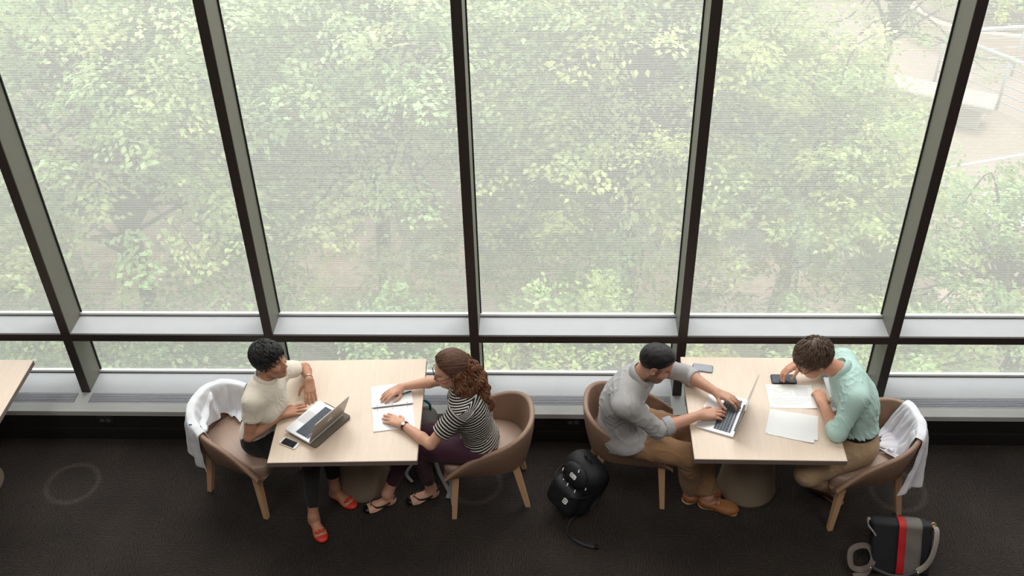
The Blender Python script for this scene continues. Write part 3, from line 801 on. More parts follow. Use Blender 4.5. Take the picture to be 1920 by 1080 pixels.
def messenger():
    t = empty('messenger_bag', (2.16, 4.22, 0), math.radians(-3)); tag(t, 'black messenger bag with red stripe and grey band, on the carpet at lower right', 'bag')
    tl = math.radians(28); up = A(0, math.sin(tl), math.cos(tl)); fr = A(0, -math.cos(tl), math.sin(tl)); R = np.stack([A(1, 0, 0), -fr, up], 1)
    W = lambda x, y, z: R @ A(x, y, z) + A(0, -.09, .012)
    T = A(*t.location); Rz = rotz(math.radians(-3))
    def put(name, s, m, parent=t, h=.006, amp=.004, kk=30, seed=3):
        s.disp(lambda P: amp * vnoise(P, kk, seed) + amp * .4 * vnoise(P, kk * 2.3, seed + 1)); V, F = s.mesh(h, 1); return mesh_obj(name, V, F, m, parent)
    mb_ = mat('black_canvas', srgb(26, 27, 34), .7, bump=.3, bscale=300); mr = mat('red_webbing', srgb(190, 28, 34), .6, bump=.2, bscale=300); mg = mat('grey_canvas', srgb(112, 106, 102), .7, bump=.3, bscale=300)
    s = SDF(); s.box(W(0, .075, .155), (.175, .062, .160), .045, R, .02); s.cut(A(0, 0, .003), A(0, 0, -1), .008); body = put('bag_body', s, mb_)
    s = SDF(); s.box(W(-.005, .005, .150), (.178, .018, .165), .016, R, .01); s.cap(W(-.175, .03, .315), W(.175, .055, .295), .028, .020, .03); s.cut(A(0, 0, .003), A(0, 0, -1), .008)
    fl = put('flap', s, mb_, amp=.003)
    def band(name, x0, x1, m, up0, lift):
        P = []
        for x in np.linspace(x0, x1, 7):
            row = []
            for z in np.linspace(-.008, .325, 26):
                yy = -.020 - lift - .0025 * math.sin(z * 38 + x * 20) - .004 * max(0, math.sin(z * 14)) if z < .305 else -.018 - lift + (z - .305) * 1.2
                row.append(W(x, yy, z))
            row.append(W(x, .045, .346 - .02 * (x + .17) / .35)); row.append(W(x, .09, .338 - .02 * (x + .17) / .35)); P.append(row)
        mb = MB(); mb.grid(np.array(P), flip=True); o = mb.build(name, m, fl, smooth=True); md = o.modifiers.new('t', 'SOLIDIFY'); md.thickness = .003; md.offset = 0
    band('grey_band', .005, .105, mg, 0, .002); band('red_stripe', -.035, .008, mr, 0, .004)
    ms = mat('grey_strap', srgb(150, 142, 134), .7, bump=.2, bscale=300); mk = mat('dark_strap', srgb(44, 40, 42), .6)
    b = MB(); b.tube(catmull([W(.172, .03, .30), W(.19, -.01, .29), W(.185, -.035, .22), W(.165, -.045, .13), W(.13, -.05, .07), W(.08, -.06, .035)], 10), .020, 8, flat=(A(.4, -.6, .6), (.25, 1.0)))
    b.build('shoulder_strap', ms, t, smooth=True, sharp=40)
    b = MB(); b.tube(catmull([W(.08, -.06, .035), W(.0, -.085, .012), W(-.08, -.08, .012), W(-.15, -.06, .03), W(-.19, -.05, .05)], 10), .011, 8, flat=(A(0, -.6, .8), (.6, 1.0))); b.build('strap_pad', mk, t, smooth=True)
    b = MB(); b.tube(catmull([W(-.19, -.05, .05), A(-.245, -.10, .03), A(-.30, -.09, .05), A(-.30, -.02, .10), A(-.245, .01, .12), A(-.19, -.0, .12), A(-.17, -.06, .08), A(-.22, -.12, .02), A(-.29, -.14, .012)], 10), .020, 8, flat=(A(.2, -.3, .9), (.25, 1.0))); b.build('looped_strap', mat('strap_underside', srgb(104, 92, 88), .7), t, smooth=True, sharp=40)
    b = MB(); b.tube(catmull([W(-.165, .02, .30), W(-.205, .02, .33), W(-.215, .0, .30), W(-.185, -.012, .26), W(-.168, -.016, .235)], 8), .009, 6, flat=(A(0, -1, 0), (1.2, .4))); b.build('side_loop', ms, t, smooth=True, sharp=40)
    b = MB(); b.tube([W(.175 + .018 * math.cos(a), .01, .305 + .018 * math.sin(a)) for a in np.linspace(0, 2 * PI, 17)], .0045, 8); b.box(W(.165, .0, .295), (.028, .012, .020), R, bev=.003)
    b.build('brass_clip', mat('brass', srgb(214, 176, 104), .25, 1.0), t, smooth=True)
    for x, z in ((-.20, .05), (.08, .035)):
        b = MB(); b.box(W(x, -.075, z), (.010, .010, .010), bev=.003); b.build('rivet', mat('steel', srgb(200, 200, 200), .3, 1.0), t)
messenger()
def tote():
    o = A(-.845, 5.05, 0); t = empty('grey_backpack', tuple(o)); tag(t, 'grey bag with teal top handle, on the floor behind the striped woman\'s knees', 'bag')
    mg = mat('charcoal_canvas', srgb(92, 86, 84), .7, bump=.25, bscale=250); mt = mat('teal_webbing', srgb(22, 78, 92), .5); ml = mat('pale_grey_webbing', srgb(150, 150, 152), .6)
    s = SDF(); s.box(o + A(0, .03, .20), (.085, .10, .195), .06, rotz(.15), .02); s.ell(o + A(.0, .05, .33), (.08, .085, .10), None, .05); s.cut(A(0, 0, .003), A(0, 0, -1), .006)
    sdf_part('bag_body', s, mg, t, .006, .003, 34, 2)
    s = SDF(); s.box(o + A(.01, -.09, .12), (.075, .045, .10), .035, rotz(.15), .02); s.cut(A(0, 0, .003), A(0, 0, -1), .006); sdf_part('bag_pocket', s, mg, t, .006, .003, 34, 5)
    b = MB(); b.tube(catmull([A(-.045, .06, .41), A(-.04, .075, .455), A(.0, .085, .478), A(.04, .075, .455), A(.045, .06, .41)], 8), .009, 8); b.build('top_handle', mt, t, smooth=True)
    b = MB(); b.tube(catmull([A(.06, -.10, .22), A(.10, -.2, .12), A(.15, -.27, .05), A(.20, -.35, .012), A(.215, -.42, .010)], 8), .014, 8, flat=(A(0, 0, 1), (.3, 1))); b.build('shoulder_strap', ml, t, smooth=True, sharp=40)
    b = MB(); b.tube(catmull([A(.08, -.05, .20), A(.16, -.16, .16), A(.19, -.28, .06), A(.17, -.36, .010)], 8), .014, 8, flat=(A(0, 0, 1), (.3, 1))); b.build('shoulder_strap', ml, t, smooth=True, sharp=40)
    b = MB(); b.tube(catmull([A(-.07, -.12, .10), A(-.12, -.17, .04), A(-.08, -.22, .010)], 8), .012, 8, flat=(A(0, 0, 1), (.3, 1))); b.build('side_strap', ml, t, smooth=True, sharp=40)
tote()
# ================================================================ PEOPLE
def frame(fwd, up=(0, 0, 1)):
    x = norm(fwd); y = norm(np.cross(A(*up), x)); z = np.cross(x, y); return np.stack([x, y, z], 1)

def cone(s, a, b, ra, rb, k=.02, end=True, start=False):
    """tapered limb with flat end (sleeve, trouser leg)"""
    a = A(*a); b = A(*b); ba = b - a; L = np.linalg.norm(ba); u = ba / L; m = max(ra, rb)
    def fn(P):
        q = P - a; tt = q @ u; t = np.clip(tt / L, 0, 1)
        d = np.linalg.norm(q - np.outer(t * L, u), axis=1) - (ra + (rb - ra) * t)
        if end: d = np.maximum(d, tt - L)
        if start: d = np.maximum(d, -tt)
        return d
    return s._add(np.minimum(a, b) - m, np.maximum(a, b) + m, fn, k, 'u')

def torso(s, J, w=1.0, f=0.0, depth=1.0, bust=0, low=True, k=.06):
    lat = norm(J['shL'] - J['shR']); hl = norm(J['hipL'] - J['hipR'])
    up1 = norm(J['neck'] - J['chest']); up0 = norm(J['chest'] - J['pelvis'])
    def fr(up, l):
        x = norm(np.cross(l, up)); return np.stack([x, np.cross(up, x), up], 1)
    R1 = fr(up1, lat); R0 = fr(up0, hl); ml = norm(lat + hl); Rm = fr(norm(up0 + up1), ml)
    if low: s.ell(J['pelvis'], (.112 * depth + f, .165 * w + f, .12 + f), R0, k)
    mid = (J['pelvis'] + J['chest']) / 2
    s.ell(mid, (.096 * depth + f, .135 * w + f, .155 + f), R0, k)
    s.ell(J['chest'] + up1 * .01, (.110 * depth + f, .150 * w + f, .165 + f), R1, k)
    s.ell(J['neck'] - up1 * .075, (.085 * depth + f, .150 * w + f, .085 + f), R1, k)
    for h in ('shL', 'shR'):
        s.cap(J['neck'] - up1 * .045, J[h], .058 + f, .052 + f, k * .8)
    if bust:
        for sg in (-1, 1): s.ell(J['chest'] + R1 @ A(.076, sg * .060, -.005), (.044 + f, .055 + f, .052 + f), R1, .06)
    return R0, R1

def hand(s, wr, d, dors, side, sc=1.0, curl=(.25, .25, .25, .28), spread=.10, base=.15, thumb=None):
    x = norm(d); z = norm(A(*dors) - x * (A(*dors) @ x)); y = np.cross(z, x); R = np.stack([x, y, z], 1); wr = A(*wr)
    W = lambda p: wr + R @ (A(*p) * sc)
    kn = [(.086, .030, .002), (.091, .010, .006), (.087, -.011, .004), (.078, -.030, -.002)]
    ln = [(.041, .025, .020), (.045, .028, .021), (.041, .026, .020), (.032, .020, .018)]
    for i, (kx, ky, kz) in enumerate(kn):
        ky *= side
        s.cap(W((.004, ky * .55, 0)), W((kx, ky, kz)), .0135 * sc, .0115 * sc, .016)
        p = A(kx, ky, kz); ang = base; sp = spread * (1.2, .35, -.45, -1.35)[i] * side
        for j in range(3):
            if j: ang += curl[i] * (1.25 if j == 1 else .8)
            dd = A(math.cos(ang) * math.cos(sp), math.sin(sp), -math.sin(ang)); q = p + dd * ln[i][j]
            ra = (.0108, .0099, .0090, .0078)
            s.cap(W(p), W(q), ra[j] * sc * (.9 if i == 3 else 1), ra[j + 1] * sc * (.9 if i == 3 else 1), .005 if j == 0 else .003)
            p = q
    s.box(W((.045, 0, -.001)), A(.042, .030, .010) * sc, .009 * sc, R, .015)
    t = thumb or ((.60, .74, -.28), (.86, .44, -.25), (.93, .25, -.27))
    p = A(.016, .020 * side, -.006)
    for j, l in enumerate((.046, .034, .027)):
        v = norm(A(t[j][0], t[j][1] * side, t[j][2])); q = p + v * l
        ra = (.0135, .0115, .0098, .008)
        s.cap(W(p), W(q), ra[j] * sc, ra[j + 1] * sc, .014 if j == 0 else .003); p = q
    return W

def head(s, c, R, sc=1.0, fem=False):
    W = lambda *p: c + R @ (A(*p) * sc)
    E = lambda p, r, k=.02, op='u', RR=None: s.ell(W(*p), A(*r) * sc, R if RR is None else R @ RR, k, op)
    E((-.012, 0, .032), (.098, .076, .090))
    E((.030, 0, -.042), (.062, .058 if not fem else .055, .074), .035)
    E((.048, 0, -.085), (.038, .036 if not fem else .031, .030), .03)
    jr = .010 if fem else .016; s.cap(W(.006, .05 if not fem else .046, -.058), W(.055, .020, -.094), jr * sc, jr * .9 * sc, .03)
    s.cap(W(.006, -.05 if not fem else -.046, -.058), W(.055, -.020, -.094), jr * sc, jr * .9 * sc, .03)
    s.cap(W(.072, -.03, .026), W(.072, .03, .026), .014 * sc, k=.018)
    for g in (-1, 1):
        E((.092, g * .032, .002), (.018, .016, .010), .010, 's'); E((.0665, g * .032, .0095), (.0135, .017, .0065), .004)
        E((.062, g * .043, -.028), (.024, .018, .018), .022)
    s.cap(W(.086, 0, .008), W(.106, 0, -.030), .007 * sc, .0105 * sc, .012)
    for g in (-1, 1): E((.094, g * .011, -.035), (.009, .007, .0065), .006)
    E((.083, 0, -.062), (.014, .024, .009), .008); E((.0855, 0, -.0605), (.012, .020, .0045), .003); E((.084, 0, -.071), (.0115, .018, .0050), .003)
    E((.073, 0, -.098), (.017, .019, .015), .016)
    for g in (-1, 1):
        a = .35 * g; c_, s_ = math.cos(a), math.sin(a)
        RR = np.array([[c_, -s_, 0], [s_, c_, 0], [0, 0, 1.0]])
        E((-.008, g * .078, -.002), (.019, .006, .031), .006, 'u', RR)
        E((-.003, g * .084, .002), (.010, .005, .018), .004, 's', RR)
    return W

def paint_head(V, c, R, sc, col, skin, lips, brow, stubble=None, bw=.0045):
    L = (V - c) @ R / sc
    near = np.linalg.norm(L, axis=1) < .2
    x, y, z = L[:, 0], L[:, 1], L[:, 2]
    m = near & (x > .080) & (np.abs(y) < .024 - .5 * np.abs(z + .066)) & (np.abs(z + .066) < .0105); col[m] = lips
    m = near & (x > .058) & (np.abs(np.abs(y) - .033) < .019) & (np.abs(z - .0235 + 5 * (np.abs(y) - .03) ** 2 * 3) < bw); col[m] = brow
    blush = near & (x > .03) & (np.abs(np.abs(y) - .045) < .022) & (np.abs(z + .03) < .022); col[blush] = col[blush] * A(1.05, .93, .9)
    if stubble is not None:
        m = near & (z < -.045 + .25 * np.maximum(.04 - x, 0)) & (x > -.01) & (z > -.13) & ~((x > .08) & (np.abs(z + .066) < .0105) & (np.abs(y) < .022)); col[m] = stubble
        m = near & (np.abs(y) > .05) & (x > .005) & (x < .035) & (z > -.06) & (z < .03); col[m] = stubble
    return col

def foot_frame(an, toe_dir):
    d = norm(A(toe_dir[0], toe_dir[1], 0)); y = A(-d[1], d[0], 0); R = np.stack([d, y, A(0, 0, 1)], 1)
    return R, A(an[0], an[1], 0) - d * .048
def foot(s, R, o, an, sc=1.0, f=0.0, k=.02, ank=True):
    W = lambda *p: o + R @ (A(*p) * sc)
    s.ell(W(.036, 0, .036), A(.036, .030, .034) * sc + f, R, k)
    s.cap(W(.045, 0, .046), W(.16, 0, .026), .034 * sc + f, .026 * sc + f, k, flat=(R[:, 1], .92))
    s.ell(W(.172, .002, .022), A(.062, .041, .021) * sc + f, R, .03)
    if ank: s.cap(W(.045, 0, .05), an, .033 * sc + f, .034 * sc + f, .03)
    return W

M_eye = mat('eye', (1, 1, 1), .15, attr=True)
def eyes(J, R, sc, parent, iris=srgb(45, 30, 22)):
    for g in (-1, 1):
        c = J['head'] + R @ (A(.0665, g * .032, .003) * sc); r = .0125 * sc
        V = []; F = []; n, mm = 14, 10; C = []
        for i in range(mm + 1):
            for j in range(n):
                t, p = PI * i / mm, 2 * PI * j / n
                l = A(math.cos(t), math.sin(t) * math.cos(p), math.sin(t) * math.sin(p)); V.append(c + R @ (l * r))
                C.append(srgb(8, 8, 8) if t < .2 else iris if t < .55 else srgb(225, 220, 214))
        for i in range(mm):
            for j in range(n): F.append((i * n + j, i * n + (j + 1) % n, (i + 1) * n + (j + 1) % n, (i + 1) * n + j))
        mesh_obj('eye', V, F, M_eye, parent, cols=np.array(C))

def skin_mat(name): return mat(name, (1, 1, 1), .5, attr=True, noise=.04, nscale=60, bump=.12, bscale=350, sub=.06, spec=.4)
M_skin = skin_mat('skin')

def body(J, H, R, sc, skin, hands, feet, w=1.0, fem=False, arm=1.0, lips=None, brow=(.02, .012, .01), stubble=None, parent=None, leg=1.0):
    s = SDF()
    torso(s, J, w * .97, -.006, .95, bust=1 if fem else 0)
    up = R[:, 2]
    s.cap(J['neck'] - norm(J['neck'] - J['chest']) * .03, J['head'] + R @ (A(-.022, 0, -.045) * sc), .056 * (.9 if fem else 1.04), .052 * (.88 if fem else 1.03), .03)
    head(s, J['head'], R, sc, fem)
    for h in 'LR':
        a = arm
        s.cap(J['sh' + h], J['el' + h], .050 * a, .038 * a, .03)
        fm = J['el' + h] + (J['wr' + h] - J['el' + h]) * .3
        s.cap(J['el' + h], fm, .038 * a, .041 * a, .015); s.cap(fm, J['wr' + h], .041 * a, .026 * a, .015)
        hd = hands[h]; hand(s, J['wr' + h], side=1 if h == 'R' else -1, **hd)
        hp, kn, an = J['hip' + h], J['kn' + h], J['an' + h]
        s.cap(hp, kn, .085 * leg, .056 * leg, .04)
        cm = kn + (an - kn) * .3
        s.cap(kn, cm, .053 * leg, .054 * leg, .02); s.cap(cm, an, .054 * leg, .036 * leg, .02)
        Rf, o = foot_frame(an, feet[h]); foot(s, Rf, o, an, 1.0 if not fem else .92)
    V, F = s.mesh(.0036, 1)
    col = np.tile(A(*skin), (len(V), 1))
    # warmer knuckles and fingertips
    col = paint_head(V, J['head'], R, sc, col, skin, lips, brow, stubble, .0034 if fem else .0048)
    o = mesh_obj('body', V, F, M_skin, parent, cols=col)
    eyes(J, R, sc, o)
    return o

def cloth(name, s, m, parent, h=.0048, amp=.0, kk=40, seed=1, **kw):
    if amp:
        s.disp(lambda P: .6 * amp * vnoise(P, kk, seed) - amp * 1.5 * (np.maximum(0, 1 - 1.6 * np.abs(vnoise(P, kk * 2.0, seed + 9, 4)))) ** 1.5 * np.clip(.5 + vnoise(P, kk * .8, seed + 5), 0, 1) + amp * .5)
    V, F = s.mesh(h, 1); at = kw.pop('attrfn', None)
    return mesh_obj(name, V, F, m, parent, attrs=at(V) if at else None, **kw)

def collar(J, up, fwd, r, name, m, parent, gap=.45, hgt=.036, stand=.026):
    nd = norm(J['head'] - A(0, 0, .045) - J['neck']); c = J['neck'] + nd * .024 + up * .006; x = norm(fwd - up * (fwd @ up)); y = np.cross(up, x); P = []
    for a in np.linspace(gap, 2 * PI - gap, 40):
        d = x * math.cos(a) + y * math.sin(a); b = max(0, math.cos(a)); back = max(0, -math.cos(a))
        drop = -.02 * b; row = []
        for (rr, zz) in ((r, -.012), (r - .003, stand * .6), (r - .003, stand + .004 * back), (r + .001, stand + .005 * back), (r + .005, stand * .75),
                         (r + .015 + .012 * b, stand - hgt * (1 + .7 * b)), (r + .012 + .012 * b, stand - hgt * (1 + .7 * b) - .002), (r + .004, stand * .3), (r + .002, -.012)):
            row.append(c + d * rr * (1.0 + .12 * b) + up * (zz + drop))
        P.append(row)
    mb = MB(); mb.grid(np.array(P)); return mb.build(name, m, parent, smooth=True)

def hair_cap(c, R, sc, rad=(.110, .088, .104), cen=(-.012, 0, .034), a=-.004, b=.70, extra=None, amp=.004, kk=60, h=.0042, ear=True, strk=(90, 14)):
    s = SDF(); W = lambda *p: c + R @ (A(*p) * sc)
    s.ell(W(*cen), A(*rad) * sc, R, .02)
    if extra: extra(s, W)
    nrm = norm(A(b, 0, -1.0)); s.cut(W(0, 0, a), R @ nrm, .012)
    if ear:
        for g in (-1, 1): s.ell(W(.004, g * .088, -.008), A(.026, .022, .036) * sc, R, .012, 's')
    def d(P):
        L = (P - c) @ R
        u = np.stack([L[:, 0] * strk[1], L[:, 1] * strk[0], L[:, 2] * strk[1]], 1)
        return -amp * .6 * vnoise(u, 1.0, 3) - amp * .7 * vnoise(P, kk, 5)
    s.disp(d)
    return s.mesh(h, 0)

def hair_mat(name, col, rough=.38):
    m = mat(name, col, rough, noise=.5, nscale=4, stretch=(60, 60, 12), bump=.5, bscale=5, bdist=.004); return m

def glasses(J, R, sc, parent, name='glasses', col=(.01, .008, .008), w=.024, h=.017, temple=-.095):
    m = MB(); W = lambda *p: J['head'] + R @ (A(*p) * sc)
    for g in (-1, 1):
        pl = [W(.105 - .25 * abs(y) * .3, y, z) for y, z in rrect(2 * w, 2 * h, h * .8, 5, g * .033, .002)]
        pl.append(pl[0]); pl.append(pl[1]); m.tube(pl, .0019, 6)
        m.tube([W(.100, g * (.033 + w), .006), W(.085, g * .079, .008), W(.0, g * .086, .010), W(-.012, g * .086, .002)], .0019, 6)
    m.tube([W(.1035, -.010, .004), W(.108, 0, .006), W(.1035, .010, .004)], .0018, 6)
    return m.build(name, mat('glasses_frame', col, .3), parent, smooth=True)

def person(label, base, group=None):
    o = empty('person', (0, 0, 0)); tag(o, label, 'person'); return o

def fabric(name, col, bump=.35, bscale=600, **kw): return mat(name, col, kw.pop('rough', .85), bump=bump, bscale=bscale, bdist=.003, sheen=.1, **kw)

def leg_clothes(s, J, hem, w=1.0, f=.008, r=(.092, .066, .060, .05), k=.05, depth=1.0, top=None):
    up0 = norm(J['chest'] - J['pelvis']); hl = norm(J['hipL'] - J['hipR'])
    x = norm(np.cross(hl, up0)); R0 = np.stack([x, np.cross(up0, x), up0], 1)
    s.ell(J['pelvis'], (.112 * depth + f, .165 * w + f, .125 + f), R0, k)
    s.ell((J['pelvis'] * .6 + J['chest'] * .4), (.098 * depth + f * .5, .138 * w + f * .5, .14), R0, k)
    if top is not None: s.cut(top[0], top[1], .006)
    for h in 'LR':
        hp, kn, an = J['hip' + h], J['kn' + h], J['an' + h]
        s.cap(hp, kn, r[0] + f * .3, r[1], k)
        hm = kn + (an - kn) * hem
        cone(s, kn, hm, r[1], r[3], .02)
        mid = kn + (hm - kn) * .35; s.cap(kn, mid, r[1], r[2], .02)

def strands(c, R, sc, name, m, parent, n, length, rad, keep, sweep=(0, 0, 0), r=.003, seed=1, crown=(-.05, 0, .13), lift=.05, cen=(-.013, 0, .036)):
    rg = np.random.default_rng(seed); mb = MB(); rad = A(*rad); cen = A(*cen); crown = A(*crown); k = 0; tries = 0
    while k < n and tries < n * 20:
        tries += 1
        u = norm(rg.normal(size=3)); q = cen + u * rad
        if not keep(q): continue
        L = length * rg.uniform(.6, 1.15); pts = []; ns = 7; lf = rg.uniform(.2, 1) * lift
        for j in range(ns):
            pts.append(c + R @ (q * sc))
            nn = norm((q - cen) / rad ** 2); d = norm(q - crown) * 1.0 + A(*sweep) + rg.normal(size=3) * .12
            d = norm(d - nn * (nn @ d)); q = q + d * L / ns
            v = (q - cen) / rad; q = cen + v / np.linalg.norm(v) * (1 + lf * math.sin(PI * (j + 1) / ns * .9)) * rad
        mb.tube(pts, np.array([.5, 1, 1, .9, .75, .5, .2]) * r, 5); k += 1
    return mb.build(name, m, parent, smooth=True)

# ---------------------------------------------------------------- A: woman with short black hair
def woman_a():
    J = dict(head=A(-1.688, 4.735, 1.185), neck=A(-1.728, 4.722, 1.035), chest=A(-1.775, 4.72, .86), pelvis=A(-1.855, 4.76, .57),
             shR=A(-1.79, 4.585, .985), shL=A(-1.675, 4.868, .985), elR=A(-1.842, 4.525, .745), elL=A(-1.597, 5.105, .792),
             wrR=A(-1.668, 4.690, .778), wrL=A(-1.535, 4.945, .835),
             hipR=A(-1.865, 4.675, .545), hipL=A(-1.82, 4.85, .545), knR=A(-1.50, 4.57, .52), knL=A(-1.45, 4.79, .515), anR=A(-1.522, 4.462, .085), anL=A(-1.418, 4.695, .10))
    p = person('woman with short black hair in a cream short-sleeved top, seated at the left table', None)
    R = frame((.93, -.27, .08), (.0, .0, 1)); sc = .98
    skin = srgb(188, 138, 112)
    hands = dict(R=dict(d=(.85, .50, -.10), dors=(-.1, -.25, 1), sc=.90, curl=(.12, .10, .12, .16), spread=.16, base=.10),
                 L=dict(d=(.16, -.80, -.62), dors=(.25, -.3, .9), sc=.90, curl=(.14, .14, .14, .14), spread=.09, base=.02))
    feet = dict(R=(.5, -.86), L=(.83, -.55))
    b = body(J, None, R, sc, skin, hands, feet, w=.90, fem=True, arm=.86, lips=srgb(168, 84, 76), parent=p, leg=.88)
    # top
    m = mat('cream_knit', srgb(238, 229, 214), .85, bump=.25, bscale=500, sheen=.15)
    s = SDF(); R0, R1 = torso(s, J, .92, .010, .98, bust=1)
    for h in 'LR': cone(s, J['sh' + h], J['sh' + h] + (J['el' + h] - J['sh' + h]) * (.56 if h == 'L' else .52), .064, .056, .03)
    s.cut(J['pelvis'] + A(.0, 0, .035), norm(A(-.05, .25, -1)), .006)
    sh = cloth('shirt', s, m, p, .0046, .0024, 48, 4)
    # ribbed mock collar
    up = norm(J['neck'] - J['chest'] + A(-.01, 0, .10)); c = J['neck'] + A(-.004, 0, .004) + up * .026
    x = norm(R[:, 0] - up * (R[:, 0] @ up)); y = np.cross(up, x); P = []
    for a in np.linspace(0, 2 * PI, 97):
        row = []; rib = 1 + .018 * math.sin(a * 48)
        for rr, zz in ((.078, -.022), (.071, -.005), (.067, .014), (.063, .022), (.057, .018), (.055, 0)):
            row.append(c + (x * math.cos(a) + y * math.sin(a)) * rr * rib + up * (zz - .012 * math.cos(a)))
        P.append(row)
    MB().grid(np.array(P)).build('collar', m, sh, smooth=True)
    # cropped black trousers
    m2 = fabric('black_trouser', srgb(24, 24, 27))
    s = SDF(); leg_clothes(s, J, .80, .90, .004, (.082, .060, .052, .043), top=(J['pelvis'] + A(0, 0, .07), A(0, 0, 1)))
    cloth('trousers', s, m2, p, .0052, .0022, 30, 8)
    # red flats with bows
    m3 = mat('red_flat', srgb(204, 52, 34), .5, noise=.06, nscale=50); m4 = mat('red_bow', srgb(216, 66, 44), .6)
    for h in 'RL':
        Rf, o = foot_frame(J['an' + h], feet[h]); s = SDF(); W = foot(s, Rf, o, J['an' + h], .92, .0045, ank=False)
        s.cut(W(0, 0, .048), Rf @ norm(A(.16, 0, 1)), .004); s.ell(W(.196, 0, .022), A(.048, .041, .022) * .95, Rf, .012)
        q = cloth('ballet_flat', s, m3, p, .0036)
        bm = MB()
        for g in (-1, 1):
            for t in (.0, .35): bm.tube([W(.172, 0, .060), W(.180 + t * .02, g * .016, .064), W(.172 - t * .02, g * .030, .056), W(.168, g * .012, .056)], .0060, 6)
        bm.tube([W(.164, -.004, .061), W(.180, .004, .061)], .008, 6); bm.build('bow', m4, q, smooth=True)
    # hair
    def ex(s, W):
        for g in (-1, 1): s.ell(W(.010, g * .066, .036), (.036 * sc, .017 * sc, .036 * sc), R, .02)
    V, F = hair_cap(J['head'], R, sc, (.106, .084, .100), (-.014, 0, .036), .002, .70, ex, .0040, 50)
    mh = hair_mat('black_hair', srgb(26, 24, 27)); hr = mesh_obj('hair', V, F, mh, p)
    strands(J['head'], R, sc, 'hair_locks', mh, hr, 900, .060, (.110, .088, .105), lambda q: q[2] > .004 + .80 * q[0] and q[2] > -.06, sweep=(.30, -.25, -.05), r=.0040, seed=2, lift=.06)
    # silver bracelet
    ring_on(p, 'bracelet', J['wrL'] + (J['elL'] - J['wrL']) * .12, norm(J['wrL'] - J['elL']), .0275, .0042, mat('silver', srgb(210, 205, 198), .3, 1.0))
    return J
def ring_on(parent, name, c, d, r, t, m, flat=None):
    x = norm(np.cross(d, A(0, 0, 1))); y = np.cross(d, x); pts = [c + (x * math.cos(a) + y * math.sin(a)) * r for a in np.linspace(0, 2 * PI, 33)]
    mb = MB(); mb.tube(pts, t, 8, cap=False, flat=(d, (1.6, .5))); return mb.build(name, m, parent, smooth=True)

# ---------------------------------------------------------------- B: woman in stripes
def stripe_mat():
    m = mat('striped_jersey', (1, 1, 1), .85, bump=.15, bscale=500); nt = m.node_tree; N = nt.nodes; L = nt.links; b = N['Principled BSDF']
    at = N.new('ShaderNodeAttribute'); at.attribute_name = 'stripe'
    mu = N.new('ShaderNodeMath'); mu.operation = 'MULTIPLY'; mu.inputs[1].default_value = 1 / .0205; L.new(at.outputs['Fac'], mu.inputs[0])
    fr = N.new('ShaderNodeMath'); fr.operation = 'FRACT'; L.new(mu.outputs[0], fr.inputs[0])
    lt = N.new('ShaderNodeMath'); lt.operation = 'LESS_THAN'; lt.inputs[1].default_value = .36; L.new(fr.outputs[0], lt.inputs[0])
    mx = N.new('ShaderNodeMix'); mx.data_type = 'RGBA'; L.new(lt.outputs[0], mx.inputs['Factor'])
    mx.inputs['A'].default_value = (*srgb(22, 20, 24), 1); mx.inputs['B'].default_value = (*srgb(232, 226, 218), 1)
    L.new(mx.outputs['Result'], b.inputs['Base Color']); return m
